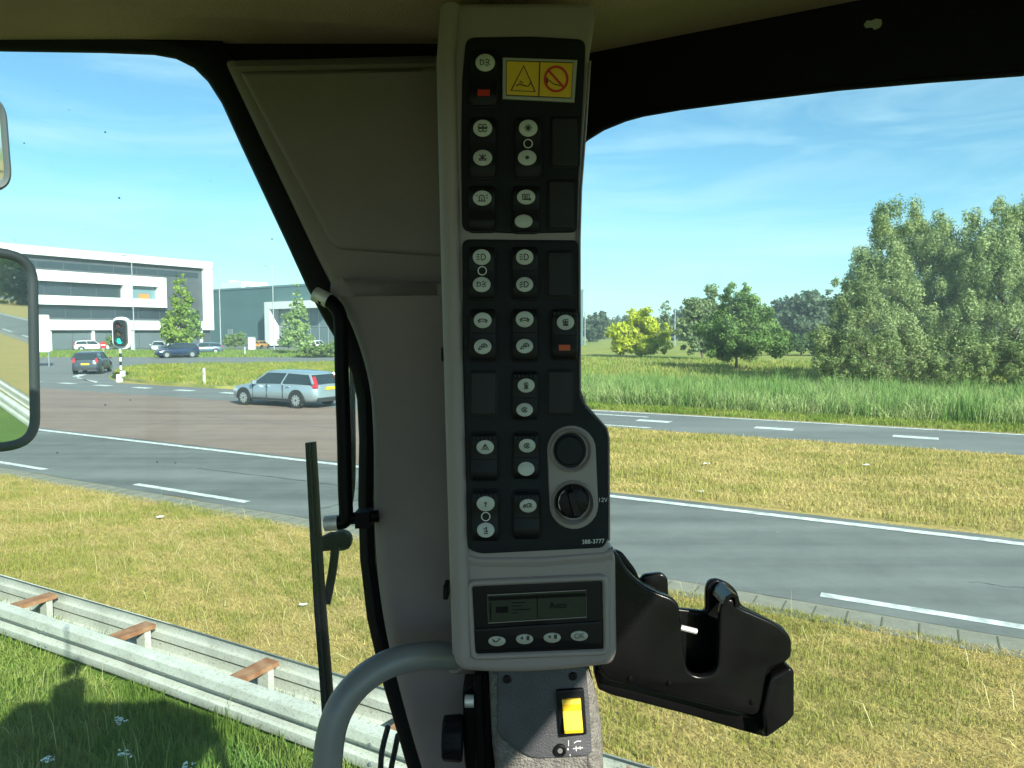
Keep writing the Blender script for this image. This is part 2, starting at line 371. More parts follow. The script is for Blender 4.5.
# ------------------------------------------------------------------ grass, reeds
M_BLADE = attr_mat('grass_blade', .7, .3, .2)
def blades(name, base, h, wd, c1, c2, lean=.5, kind='stuff', seed=1, clump=None):
    r = np.random.default_rng(seed); n = len(base)
    ang = r.uniform(0, 2 * np.pi, n); la = r.uniform(0, 2 * np.pi, n); ln = r.uniform(.1, 1, n) * lean
    hh = h * r.uniform(.45, 1.15, n); ww = wd * r.uniform(.6, 1.3, n)
    sx, sy = np.cos(ang) * ww / 2, np.sin(ang) * ww / 2
    lx, ly = np.cos(la) * ln * hh, np.sin(la) * ln * hh
    t = np.full(n, .5); rn = np.random.default_rng(99)
    for wl, am in ((4.0, .16), (1.9, .20), (.9, .20), (.45, .18), (.22, .12)):
        for _ in range(3):
            a_ = rn.uniform(0, 2 * np.pi); t += am * .8 * np.sin((base[:, 0] * np.cos(a_) + base[:, 1] * np.sin(a_)) * 2 * np.pi / (wl * rn.uniform(.7, 1.4)) + rn.uniform(0, 6) + 1.2 * np.sin(base[:, 0] * 2.1 / wl + base[:, 1] * 1.3 / wl))
    hh *= np.clip(1.25 - .55 * t, .5, 1.5); lx *= np.clip(.7 + .6 * t, .4, 1.5); ly *= np.clip(.7 + .6 * t, .4, 1.5)
    z0 = base[:, 2]
    v = np.zeros((n, 5, 3))
    v[:, 0] = np.stack([base[:, 0] - sx, base[:, 1] - sy, z0], 1); v[:, 1] = np.stack([base[:, 0] + sx, base[:, 1] + sy, z0], 1)
    mx_, my_ = base[:, 0] + lx * .35, base[:, 1] + ly * .35
    v[:, 2] = np.stack([mx_ + sx * .8, my_ + sy * .8, z0 + hh * .6], 1); v[:, 3] = np.stack([mx_ - sx * .8, my_ - sy * .8, z0 + hh * .6], 1)
    v[:, 4] = np.stack([base[:, 0] + lx, base[:, 1] + ly, z0 + hh * (1 - .3 * ln)], 1)
    i = np.arange(n)[:, None] * 5
    f = np.concatenate([np.concatenate([i, i + 1, i + 2], 1), np.concatenate([i, i + 2, i + 3], 1), np.concatenate([i + 3, i + 2, i + 4], 1)])
    if seed == 14: nn_ = base[:, 0] * RT_N.x + base[:, 1] * RT_N.y; t += .22 * np.sin(nn_ * 4.2 + .6 * np.sin(base[:, 0] * .5)) + .14 * np.sin(nn_ * 9.7 + 1)
    t += r.normal(0, .16, n)
    t = np.clip(t, 0, 1)[:, None]
    c = (np.array(c1) * (1 - t) + np.array(c2) * t) * r.uniform(.78, 1.22, (n, 1)); c = np.tile(c, (3, 1))
    o = color_mesh(name, v.reshape(-1, 3), f, c, M_BLADE); o['kind'] = kind; return o
def scatter(t0, t1, n0, n1, k, seed, z=0.0):
    r = np.random.default_rng(seed); t = r.uniform(t0, t1, k); n = r.uniform(n0, n1, k)
    return np.stack([RT_T.x * t + RT_N.x * n, RT_T.y * t + RT_N.y * n, np.full(k, z)], 1)
def visible(b, margin=40):
    rel = b - np.array(EYE); fw = rel @ np.array(FW); x = 512 + FPX * rel[:, 0] / np.maximum(fw, .1); y = 384 - FPX * (rel @ np.array(UP)) / np.maximum(fw, .1)
    return b[(fw > .3) & (x > -margin * 4) & (x < 1024 + margin * 4) & (y < 768 + margin * 4)]
STRAW, GREEN, LIME = (.58, .43, .17), (.13, .20, .03), (.32, .30, .07)
bs = visible(scatter(-9, 3, 1.5, 3.75, 60000, 11)); tag(blades('lush_grass', bs, .13, .008, (.13, .19, .03), (.30, .33, .08), .9, seed=11), 'lush green grass in front of the guard rail', 'grass')
bs = visible(scatter(-9, 3, 3.9, 4.25, 6000, 12)); tag(blades('rail_grass', bs, .14, .008, (.13, .2, .03), (.34, .3, .1), .6, seed=12), 'tufts of grass growing up between the two rail beams', 'grass')
bs = visible(scatter(-17, 9, 4.4, 8.35, 300000, 13)); tag(blades('dry_verge_grass', bs, .062, .0055, LIME, STRAW, 1.5, seed=13), 'dry mown grass between the guard rail and near road', 'grass')
bs = visible(scatter(-17, 9, 4.35, 8.3, 1100, 33)); tag(blades('dry_stalks', bs, .30, .006, (.50, .40, .18), (.70, .60, .34), 1.2, seed=33), 'sparse tall dry stalks standing in the mown verge', 'grass')
bs = visible(scatter(-9, 3, 1.6, 3.8, 500, 34)); tag(blades('seed_stalks', bs, .34, .005, (.30, .30, .10), (.55, .50, .25), .8, seed=34), 'thin seeding stalks in the lush grass by the rail', 'grass')
bs = visible(scatter(-10.0, 18, 13.15, 21.65, 120000, 14)); tag(blades('median_grass', bs, .11, .012, (.36, .32, .085), (.63, .47, .19), 1.5, seed=14), 'straw coloured grass on the median between both roads', 'grass')
bs = visible(scatter(-14, 26, 26.4, 29.0, 40000, 15)); tag(blades('verge_grass', bs, .16, .02, (.15, .22, .03), (.33, .34, .08), .8, seed=15), 'short green verge between far road and reeds', 'grass')
bs = visible(scatter(-20, 30, 28.2, 37.5, 110000, 16)); tag(blades('reeds', bs, .95, .022, (.17, .28, .07), (.48, .51, .22), 1.0, seed=16), 'tall band of green reeds beyond the far road', 'reeds')
bs = visible(scatter(-40, 40, 36.5, 75, 60000, 17)); tag(blades('meadow_grass', bs, .35, .05, (.20, .27, .05), (.42, .36, .12), .6, seed=17), 'meadow grass yellowing behind the reeds', 'grass')

# island of turf left of the crossing: a low mound with its own grass
isl = [(119, 379.5), (112, 376.8), (120, 370.5), (150, 367), (330, 364.5), (470, 363.5), (470, 392), (340, 390.5), (215, 388.5), (150, 384)]
mb = MB(); io = [G(x, y) for x, y in isl]; cen = sum(io, Vector()) / len(io)
mb.rings([[Vector((p.x, p.y, 0.0)) for p in io], [Vector((p.x, p.y, .12)) for p in io], [p * .93 + cen * .07 + Vector((0, 0, .2)) for p in io]]); mb.build('traffic_island', M_ISLE)['kind'] = 'structure'
def in_poly(pts, poly):
    x, y = pts[:, 0], pts[:, 1]; ins = np.zeros(len(pts), bool); n = len(poly)
    for i in range(n):
        x1, y1, x2, y2 = poly[i - 1].x, poly[i - 1].y, poly[i].x, poly[i].y
        c = ((y1 > y) != (y2 > y)) & (x < (x2 - x1) * (y - y1) / (y2 - y1 + 1e-12) + x1); ins ^= c
    return ins
r_ = np.random.default_rng(21); xs = np.array([p.x for p in io]); ys = np.array([p.y for p in io])
b_ = np.stack([r_.uniform(xs.min(), xs.max(), 60000), r_.uniform(ys.min(), ys.max(), 60000), np.full(60000, .17)], 1); b_ = b_[in_poly(b_, io)]
tag(blades('island_grass', b_, .22, .05, (.20, .25, .04), (.44, .36, .08), .7, seed=22), 'yellowing grass on the island at the crossing', 'grass')
b_ = np.stack([r_.uniform(-75, -12, 50000), r_.uniform(83, 107, 50000), np.zeros(50000)], 1)
tag(blades('parking_verge_grass', b_, .35, .09, (.16, .25, .04), (.32, .33, .08), .5, seed=23), 'green verge between side road and parked cars', 'grass')

# the summer air between here and the far trees
HAZE = 0.0007
hm = bpy.data.materials.new('haze_air'); Nn, Ll = nodes(hm); Nn.remove(Nn['Principled BSDF']); pv = Nn.new('ShaderNodeVolumePrincipled')
pv.inputs['Color'].default_value = (.80, .92, 1.0, 1); pv.inputs['Density'].default_value = HAZE; Ll.new(pv.outputs[0], Nn['Material Output'].inputs['Volume'])
mb = MB(); mb.box((0, 0, 10.5), (7000, 7000, 23)); hz0 = mb.build('haze', hm); hz0['kind'] = 'stuff'
# ------------------------------------------------------------------ trees
M_LEAF = attr_mat('leaf', .55, .35, .35)
M_BARK = mat('bark', (.13, .10, .075), .9, var=.35, scale=8, bump=.6, bscale=30)
def tree(name, label, cat, base, h, blobs, leaf, n, pal, seed, trunk=.15, droop=0.0, aspect=.45, group=None, parts=True, fork=.25, fine=1.0, vz=.85):
    """blobs: (dx, dy, z, rx, ry, rz) ellipsoids of the crown in metres from the base"""
    r = np.random.default_rng(seed); t = thing(name, label, cat, base, 0, group)
    # each big lobe is broken into many small uneven clumps, leaves gather round the clumps
    vol = np.array([b[3] * b[4] * b[5] for b in blobs]) ** .72; vol /= vol.sum(); C_, S_, Kx = [], [], []
    for b, q in zip(blobs, vol):
        m = max(5, int(q * 150 * fine)); d = r.normal(size=(m, 3)); d /= np.linalg.norm(d, axis=1)[:, None]
        rad = r.uniform(.45, 1.06, m)[:, None]
        C_.append(np.array(b[:3]) + d * rad * np.array(b[3:])); S_.append(np.full(m, (b[3] * b[4] * b[5]) ** (1 / 3)) * r.uniform(.16, .36, m) * fine ** -.45)
    C_ = np.concatenate(C_); S_ = np.concatenate(S_); tone = r.uniform(0, 1, len(C_))
    k = r.choice(len(C_), n, p=S_ ** 2 / (S_ ** 2).sum())
    d = r.normal(size=(n, 3)); d /= np.linalg.norm(d, axis=1)[:, None]
    p = C_[k] + d * (S_[k] * r.uniform(.25, 1.15, n) ** .7)[:, None] * np.array([1, 1, vz])
    p[:, 2] = np.maximum(p[:, 2] - droop * r.uniform(0, 1, n) ** 2, .15)
    nr = d + r.normal(0, .7, (n, 3)); nr /= np.linalg.norm(nr, axis=1)[:, None]
    u = np.cross(nr, r.normal(size=(n, 3))); u[:, 2] -= droop * .8; u /= np.linalg.norm(u, axis=1)[:, None]; vv = np.cross(nr, u)
    s = (leaf * r.uniform(.6, 1.4, n))[:, None]
    V = np.stack([p - u * s * .5, p + vv * s * aspect * .5, p + u * s * .5, p - vv * s * aspect * .5], 1).reshape(-1, 3)
    F = np.arange(n * 4).reshape(-1, 4); pal = np.array(pal); q = np.clip(tone[k] * .65 + r.uniform(0, .5, n) - .07, 0, 1)[:, None]
    col = (pal[0] * (1 - q) + pal[1] * q) * r.uniform(.8, 1.2, (n, 1))
    color_mesh('crown', V, F, col, M_LEAF, t)
    if parts:
        mb = MB(); zf = h * fork
        mb.tube([(0, 0, -.05), (.02 * h * r.normal(0, .3), 0, zf * .5), (.02 * h * r.normal(0, .6), .01 * h * r.normal(), zf), (0, 0, h * .7)], [trunk, trunk * .8, trunk * .65, trunk * .15], 8)
        order = r.permutation(len(C_))[:26 if len(blobs) > 2 else 14]
        for j in order:
            c = C_[j]; z0 = zf * r.uniform(.7, 1.6); z0 = min(z0, c[2] * .9); mid = np.array([c[0] * .45, c[1] * .45, (z0 + c[2]) / 2 + .05 * h])
            mb.tube([(0, 0, z0), mid, c], [trunk * .4, trunk * .22, trunk * .05], 5)
        mb.build('trunk', M_BARK, t, world=False, smooth=True)
    return t
WILLOW = [(.14, .20, .065), (.45, .50, .22)]
DARK = [(.045, .085, .025), (.13, .19, .06)]
def at(px, Y): return Vector(((px - 512) / FPX * Y / math.cos(PITCH), Y, 0))
def hz(py, Y): return EYE.z + (330 - py) / FPX * Y     # height of a picture row at distance Y
# the big silver willows, right
def W(px, Y, parts): # lobes given as px x0,x1,y0,y1 at distance Y, relative to base px
    out = []; bx = at(px, Y).x
    for x0, x1, y0, y1, dy in parts:
        cx = at((x0 + x1) / 2, Y).x - bx; rx = (x1 - x0) / 2 * Y / FPX; zt, zb = hz(y0, Y), max(.3, hz(y1, Y)); out.append((cx, dy, (zt + zb) / 2, rx * .95, rx * .95, (zt - zb) / 2 * .95))
    return out
tree('willow_tree', 'tall silvery willow with airy top, nearest to the small round tree', 'tree', at(905, 41), 9.9, W(905, 41, [(866, 932, 196, 300, 0), (875, 962, 215, 275, .8), (840, 900, 228, 330, -.6), (828, 880, 270, 360, -1), (880, 960, 270, 375, -1.2), (835, 905, 330, 400, -1.5), (822, 885, 300, 392, -1.8), (870, 935, 330, 400, -1.5), (850, 915, 245, 330, .6)]), .165, 105000, WILLOW, 31, .15, .25, .34, 'willows beyond the far road', fine=2.6, vz=1.55)
tree('willow_tree', 'broad pale willow cut off by the right edge of the window', 'tree', at(1010, 39), 10, W(1010, 39, [(965, 1030, 200, 300, 0), (1000, 1085, 195, 310, .5), (950, 1010, 240, 340, -1), (1010, 1100, 290, 400, -.5), (960, 1030, 320, 405, -1), (940, 1000, 212, 310, 0), (975, 1015, 196, 240, 0), (985, 1035, 270, 375, -1.2)]), .165, 100000, WILLOW, 32, .15, .25, .34, 'willows beyond the far road', fine=2.6, vz=1.55)
tree('willow_tree', 'darker willow filling the gap between the two tall pale ones', 'tree', at(952, 46), 8, W(952, 46, [(905, 985, 225, 350, 0), (895, 960, 280, 385, .5), (940, 1010, 250, 380, .5), (925, 975, 300, 390, -1)]), .17, 65000, [(.09, .14, .04), (.29, .35, .12)], 33, .12, .25, .36, 'willows beyond the far road', fine=2.6, vz=1.5)
tree('willow_shrub', 'low willow scrub spreading left under the tall silvery willow', 'shrub', at(868, 37), 3.5, W(868, 37, [(812, 862, 345, 392, 0), (818, 868, 296, 388, .8), (838, 880, 262, 350, 1), (850, 900, 335, 398, 0), (890, 950, 350, 402, -.4), (940, 1000, 345, 402, 0), (990, 1060, 340, 402, 0)]), .16, 50000, [(.09, .14, .04), (.34, .38, .14)], 34, .045, .1, .36, fine=2.2, vz=1.2)
# middle distance
tree('round_tree', 'small dark green round tree alone on the meadow', 'tree', at(736, 57), 7.2, W(736, 57, [(692, 786, 312, 358, 0), (700, 776, 300, 352, .3), (712, 762, 288, 336, 0), (716, 758, 284, 318, 0), (723, 750, 275, 302, 0), (740, 786, 322, 354, -.6), (688, 724, 326, 355, -.5), (712, 760, 315, 362, -.8)]), .20, 50000, [(.075, .14, .035), (.24, .35, .09)], 35, .13, 0, .55, fork=.16)
tree('poplar_clump', 'grey green poplar clump just left of the small round tree', 'tree', at(702, 76), 7.4, W(702, 76, [(680, 712, 294, 356, 0), (694, 728, 288, 356, 1), (676, 702, 312, 358, -.5), (705, 735, 300, 350, .5)]), .30, 18000, [(.11, .16, .07), (.31, .37, .17)], 36, .12, 0, .55)
tree('yellow_shrub', 'bright yellow green bush standing on the meadow', 'shrub', at(638, 84), 5.3, W(638, 84, [(606, 636, 316, 358, 0), (622, 660, 308, 357, 1), (645, 672, 322, 357, 0), (612, 660, 335, 360, -1.2)]), .36, 9500, [(.26, .33, .025), (.66, .66, .06)], 37, .1, 0, .6)
tree('young_birch', 'thin pale young tree behind the yellow green bush', 'tree', at(662, 96), 6.4, W(662, 96, [(655, 672, 310, 352, 0), (658, 670, 300, 325, 0)]), .34, 1500, [(.10, .14, .07), (.26, .31, .16)], 38, .06, 0, .5)
tree('scrub_bush', 'low green scrub at the field edge left of the willows', 'shrub', at(800, 88), 3.2, W(800, 88, [(775, 812, 334, 356, 0), (800, 850, 336, 356, 0)]), .36, 4000, DARK, 39, .07, 0, .6)
# the far tree line, one tree at a time
FARL = ['bluish', 'distant', 'hazy', 'grey green', 'faint']
far = [(594, 190, 310, 30, 'rounded far tree at the left end of the tree line by the console', 0), (628, 260, 312, 34, 'far tree whose top rises behind the yellow green bush', 1),
       (680, 210, 305, 22, 'slim far tree in the gap between yellow bush and poplars', 2), (790, 150, 292, 46, 'far tree crown showing right of the small round tree', 3),
       (822, 140, 290, 38, 'far tree touching the left side of the tall willow', 4), (768, 230, 303, 40, 'far tree behind the right side of the small round tree', 2), (806, 120, 288, 38, 'far tree filling the gap left of the tall silvery willow', 3), (856, 170, 300, 40, 'far tree hidden mostly behind the silvery willow', 1)]
for i, (px, Y, y0, wd, lab, s) in enumerate(far):
    y1 = 330 + 3.05 * FPX / Y
    tree('far_tree', lab, 'tree', at(px, Y), hz(y0, Y), W(px, Y, [(px - wd * .6, px + wd * .5, y0 + 6, y1 - 1, 0), (px - wd * .2, px + wd * .5, y0, y1 - 3, 1), (px - wd * .4, px + wd * .1, y0 + 3, y1 - 6, 2)]), .75, 5200, [(.06, .095, .055), (.14, .18, .10)], 50 + i, .25, 0, .7, 'trees of the far tree line')
r_ = np.random.default_rng(60)
for i in range(5):
    px = (610, 650, 712, 742, 900)[i]; Y = (330, 380, 300, 340, 300)[i]; wd = (40, 44, 40, 50, 60)[i]; y0 = (316, 317, 312, 312, 312)[i]; y1 = 330 + 3.05 * FPX / Y
    tree('far_tree', ['bluish tree on the horizon peeping over the rounded far tree', 'bluish tree on the horizon behind the thin pale young tree', 'bluish tree on the horizon behind the grey green poplars', 'bluish tree on the horizon behind the small round tree', 'bluish tree on the horizon behind the tall willows'][i], 'tree', at(px, Y), hz(y0, Y), W(px, Y, [(px - wd / 2, px + wd * .2, y0 + 2, y1, 0), (px - wd * .1, px + wd / 2, y0, y1, 2)]), 1.4, 1500, [(.07, .10, .07), (.13, .16, .11)], 61 + i, .3, 0, .8, 'trees of the far tree line')
# two slim trees before the office and low planting there
def conic(name, lab, px, Y, top, wd, n, pal, seed):
    H = hz(top, Y); bl = []
    for k in range(7):
        z = H * (.2 + .78 * k / 7); q = (1 - k / 7) ** .75
        bl.append((np.random.default_rng(seed + k).normal(0, .2), 0, z, wd * .5 * q + .12, wd * .5 * q + .12, H * .10 + .2))
    tree(name, lab, 'tree', at(px, Y), H, bl, .36, n, pal, seed, .12, 0, .6, 'slim trees before the office buildings', fork=.3)
conic('slim_tree', 'slim pointed green tree in front of the white banded office', 184, 98, 266, 5.4, 6500, [(.11, .20, .02), (.38, .48, .08)], 71)
conic('slim_tree', 'pale slim tree in front of the white portal of the warehouse', 299, 92, 283, 4.0, 3200, [(.20, .29, .09), (.42, .52, .20)], 72)
for i, (px, Y, y0, wd, lab) in enumerate([(62, 116, 334, 16, 'small bush under the office left of the parked white cars'), (113, 110, 331, 22, 'bush behind the traffic light at the office foot'), (236, 118, 332, 22, 'small pale tree at the foot of the dark warehouse'), (318, 82, 343, 40, 'light green shrubs beside the silver estate car roof'), (20, 115, 336, 18, 'bush under the office half hidden by the mirror'), (345, 88, 338, 36, 'light green shrubs behind the black grab rail')]):
    y1 = 330 + 3.05 * FPX / Y
    tree('bush', lab, 'shrub', at(px, Y), hz(y0, Y), W(px, Y, [(px - wd / 2, px + wd * .2, y0 + 2, y1, 0), (px - wd * .1, px + wd / 2, y0, y1, .5)]), .3, 1800, [(.12, .18, .04), (.30, .38, .12)], 80 + i, .06, 0, .6, 'bushes before the office buildings')

# ------------------------------------------------------------------ buildings
M_WHITE = mat('white_cladding', (.78, .78, .75), .5, var=.04, scale=.4)
M_DARKCLAD = mat('dark_cladding', (.085, .09, .10), .45, var=.12, scale=.6)
M_WIN = mat('dark_window', (.03, .04, .05), .08, spec=.8)
M_GREEN = mat('green_grey_cladding', (.10, .17, .175), .6, var=.06, scale=.3)
M_ROOF = mat('roof_gravel', (.3, .3, .29), .9, var=.15, scale=.5)
M_STEEL = mat('galvanised_steel', (.42, .44, .45), .5, .6, var=.15, scale=6)
A0 = at(213, 125); B0 = at(10, 98)
fs = (B0 - A0).normalized(); fn = Vector((fs.y, -fs.x, 0)).normalized()
if fn.dot(Vector((0, 0, 0)) - A0) < 0: fn = -fn
def facade(px, py, A=A0, s=fs, n=fn):
    r = ray(px, py); t = (A - EYE).dot(n) / r.dot(n); p = EYE + r * t; return (p - A).dot(s), p.z
def block(mb, s0, s1, z0, z1, d0, d1, A=A0, s=fs, n=fn):
    """box on the facade: along s0..s1, up z0..z1, standing out d0..d1 from the facade plane"""
    vs = [A + s * a + n * d + Vector((0, 0, z)) for a in (s0, s1) for d in (d0, d1) for z in (z0, z1)]
    mb.add(vs, [(0, 1, 3, 2), (4, 6, 7, 5), (0, 4, 5, 1), (2, 3, 7, 6), (0, 2, 6, 4), (1, 5, 7, 3)])
off = thing('office_building', 'long dark office block with white bands wrapping its floors', 'building', tuple(A0))
zT = (facade(213, 261)[1] + facade(60, 250.5)[1]) / 2; zT2 = zT - 1.15
zB0 = facade(160, 330)[1]; zB1 = facade(160, 321)[1]; LEN = 75
u_ = lambda px, py: facade(px, py)[0]
z_ = lambda py, px=100: facade(px, py)[1]
mb = MB(); block(mb, 0.3, LEN, 0.0, zT - .3, -40, 0); mb.build('wall', M_DARKCLAD, off)
mb = MB(); block(mb, -.02, LEN, zT2, zT, .0, .7); block(mb, 0, 1.55, zB0, zT2 - .002, 0, .7); block(mb, -.02, LEN, zB0, zB1, .002, .698) if False else block(mb, 1.552, LEN, zB0, zB1, 0, .7)
mb.build('white_frame', M_WHITE, off)
mb = MB(); block(mb, -.02, 0.29, zB0, zT, -40, -.002); mb.build('end_wall', M_WHITE, off)
sE = u_(163, 290)
mb = MB(); block(mb, sE, LEN, z_(284), z_(274), 0, .9); block(mb, sE, LEN, z_(306), z_(297.5), 0, .9)
block(mb, sE, u_(155, 290), z_(297.5) + .002, z_(284) - .002, 0, .9); block(mb, u_(129.4, 290), u_(120.5, 290), z_(297.5) + .002, z_(284) - .002, 0, .9)
mb.build('white_band', M_WHITE, off)
M_ORANGE = mat('orange_panel', (.55, .22, .06), .5)
def windows(za, zb, s_start, s_end, step, m=M_WIN):
    k = s_start
    while k < s_end - step * .4:
        mb = MB(); block(mb, k + .06, min(k + step - .06, s_end), za, zb, .01, .05); mb.build('window', m, off); k += step
windows(z_(271.5), z_(265.5), 2.2, LEN - 20, 3.6)
windows(z_(296.5), z_(285), u_(120.5, 290) + .1, LEN - 20, 3.6)
windows(z_(318), z_(308.5), 2.2, LEN - 20, 3.6)
mb = MB(); block(mb, u_(155, 290) + .05, u_(129.4, 290) - .05, z_(297.3), z_(284.2), .02, .1); fw_ = mb.build('window', mat('bluish_window', (.17, .25, .28), .1, spec=.8), off)
mb = MB(); block(mb, u_(148, 290), u_(138, 290), z_(297.2), z_(292), .12, .16); mb.build('orange_blind', M_ORANGE, fw_)
windows(.3, zB0 - .35, 3, LEN - 20, 5.0, mat('ground_floor_window', (.12, .14, .15), .15, spec=.7))
for k in range(9):
    mb = MB(); block(mb, 2 + k * 6, 2.35 + k * 6, 0, zB0, .06, .41); mb.build('column', M_WHITE, off)
mb = MB(); block(mb, .5, LEN - .5, zT - .298, zT - .2, -39.5, -.1); mb.build('roof', M_ROOF, off)

whs = thing('warehouse', 'dark green grey warehouse with a white framed entrance', 'building', tuple(at(300, 128)))
wA = at(205, 150); wB = at(420, 112); ws = (wB - wA).normalized(); wn = Vector((ws.y, -ws.x, 0)); wn = wn if wn.dot(-wA) > 0 else -wn
wf = lambda px, py: facade(px, py, wA, ws, wn)
wz = (wf(216, 285)[1] + wf(310, 292)[1]) / 2; wl = (wB - wA).length
def wblock(mb, *a): block(mb, *a, A=wA, s=ws, n=wn)
mb = MB(); wblock(mb, 0, wl, 0, wz, -45, 0); mb.build('wall', M_GREEN, whs)
mb = MB(); wblock(mb, -.1, wl + .1, wz + .003, wz + .35, -45.1, .1); mb.build('parapet', mat('parapet', (.16, .24, .25), .5), whs)
p0 = wf(270, 305)[0] + 1.5; p1 = p0 + 17; pz = wf(275, 302.5)[1]
mb = MB(); wblock(mb, p0, p1, pz - 1.25, pz, .003, 2.2); wblock(mb, p0, p0 + 1.5, 0.3, pz - 1.253, .003, 2.2); mb.build('white_portal', M_WHITE, whs)
mb = MB(); wblock(mb, p0 + 1.55, p1, .2, pz - 1.26, .006, .3); gl_ = mb.build('glass_front', mat('portal_glass', (.16, .21, .22), .15, spec=.7), whs)
mb = MB()
for k in range(6): wblock(mb, p0 + 3.4 + k * 2.4, p0 + 3.5 + k * 2.4, .2, pz - 1.27, .302, .38)
wblock(mb, p0 + 1.6, p1, 3.6, 3.75, .304, .37); mb.build('mullions', M_STEEL, gl_)
for (a, b, c) in ((217, 243, 1.6), (246, 252, .9)):
    mb = MB(); s0, s1 = wf(a, 282)[0] - 6.5, wf(b, 282)[0] - 7; wblock(mb, s0, s1, wz + .36, wz + .36 + c, -9, -4); wblock(mb, s0 + .5, s0 + 1.4, wz + .363 + c, wz + .9 + c, -8, -6); mb.build('roof_unit', M_WHITE, whs)
mb = MB(); wblock(mb, wf(228, 340)[0], wf(233, 340)[0], .1, 3.2, .002, .06); mb.build('dock_door', M_STEEL, whs)

# ------------------------------------------------------------------ lamp posts, traffic light, signs
def lamp_post(lab, px, Y, top):
    b = at(px, Y); t = thing('lamp_post', lab, 'lamp post', tuple(b), 0, 'lamp posts before the office buildings'); H = hz(top, Y)
    mb = MB(); mb.tube([b, b + Vector((0, 0, 1)), b + Vector((0, 0, H))], [.11, .09, .055], 10); mb.build('pole', M_STEEL, t, smooth=True)
    mb = MB(); mb.tube([b + Vector((0, 0, H - .02)), b + Vector((0, .02, H + .1)), b + Vector((-.5, -.1, H + .16))], .04, 8)
    mb.build('arm', M_STEEL, t, smooth=True)
    mb = MB(); c = b + Vector((-.85, -.17, H + .17)); mb.rings([[c + Vector((x * .45 * q, y * .16 * q, z)) for x, y in ((-1, -.6), (-.8, -1), (.8, -1), (1, -.6), (1, .6), (.8, 1), (-.8, 1), (-1, .6))] for q, z in ((.8, -.05), (1, 0), (.9, .06), (.4, .09))]); mb.build('lamp_head', M_STEEL, t)
lamp_post('tall lamp post in front of the white banded office', 136, 100, 258)
lamp_post('tall lamp post at the corner between office and dark warehouse', 222, 104, 271)
lamp_post('lamp post left of the white warehouse portal', 275, 106, 268)
M_PALE = mat('pale_plastic', (.70, .71, .68), .5, var=.05, scale=3)
M_BLK = mat('black_paint', (.018, .019, .02), .4)
tl = G(120, 382); Yt = tl.y
t = thing('traffic_light', 'traffic light showing green on a banded pole', 'traffic light', tuple(tl))
def xz(px, py, dy=0): q = ray(px, py); k = (Yt + dy) / q.y; return EYE + q * k
mb = MB(); cx = xz(121.5, 333); hw = 9.3 * Yt / FPX; hh = 16 * Yt / FPX
cap = round_poly([(-hw, -hh), (hw, -hh), (hw, hh), (-hw, hh)], [hw] * 4, 8)
mb.rings([[cx + Vector((x, d, y)) for x, y in cap] for d in (0, .06)]); bb = mb.build('backboard', M_PALE, t)
cap2 = inset(cap, .17)
mb = MB(); mb.rings([[cx + Vector((x, d, y)) for x, y in cap2] for d in (-.22, -.005)]); hd = mb.build('lamp_housing', M_BLK, t)
for i, (zz, m) in enumerate(((.48, mat('red_lens', (.10, .015, .012), .2)), (0, mat('amber_lens', (.10, .05, .01), .2)), (-.48, emit_mat('green_lens', (.01, .55, .34), 1.2)))):
    mb = MB(); c = cx + Vector((0, -.225, zz * .95)); mb.add([c] + [c + Vector((.17 * math.cos(a), -.01, .17 * math.sin(a))) for a in np.linspace(0, 2 * math.pi, 20, False)], [(0, k + 1, (k + 1) % 20 + 1) for k in range(20)])
    q = mb.build('lens', m, hd); q['label'] = ('unlit red lens', 'unlit amber lens', 'lit green lens')[i]
    mb = MB(); aa = np.linspace(-.3, math.pi + .3, 16); mb.rings([[c + Vector((rr * math.cos(a), d, rr * math.sin(a))) for a in aa for rr in (.19,)] + [c + Vector((.175 * math.cos(a), d, .175 * math.sin(a))) for a in aa[::-1]] for d in (0, -.22)]); mb.build('visor', M_BLK, hd)
zt_ = cx.z - hh
for k in range(8):
    mb = MB(); a, b = zt_ * k / 8, zt_ * (k + 1) / 8 + .001; mb.tube([tl + Vector((.03, .09, a)), tl + Vector((.03, .09, b))], .062, 10); mb.build('pole_band', M_BLK if k % 2 == 0 and k > 1 else M_PALE, t, smooth=True)
mb = MB(); mb.box(tl + Vector((.18, .0, .50)), (.22, .2, .32)); mb.build('push_button_box', M_PALE, t)
mb = MB(); mb.box(tl + Vector((-.02, .02, .2)), (.26, .26, .5)); mb.build('base_cover', M_PALE, t)
def no_entry(px, Y):
    b = at(px, Y); t = thing('no_entry_sign', 'round red no entry sign between dark hatchback and traffic light', 'sign', tuple(b)); z = hz(345, Y)
    mb = MB(); mb.tube([b, b + Vector((0, 0, z + .25))], .035, 8); mb.build('pole', M_STEEL, t, smooth=True)
    mb = MB(); mb.rings([[b + Vector((.36 * math.cos(a), d, z + .36 * math.sin(a))) for a in np.linspace(0, 2 * math.pi, 24, False)] for d in (-.06, -.04)]); mb.build('disc', mat('sign_red', (.55, .03, .03), .4), t)
    mb = MB(); mb.box(b + Vector((0, -.066, z)), (.5, .01, .12)); mb.build('white_bar', M_PALE, t)
no_entry(105, 78)
b = at(44, 62); t = thing('sign_board', 'plain white upright board beside the lower mirror', 'sign', tuple(b)); s = 62 / FPX
mb = MB(); mb.rings([[b + Vector((x * s, d, hz(333.5, 62) + y * s)) for x, y in rrect(-8, -18.5, 8, 18.5, 2)] for d in (-.05, .05)]); mb.build('panel', M_PALE, t)
mb = MB(); [mb.box(b + Vector((q, .08, .8)), (.08, .06, 1.6)) for q in (-.45, .45)]; mb.build('legs', M_STEEL, t)
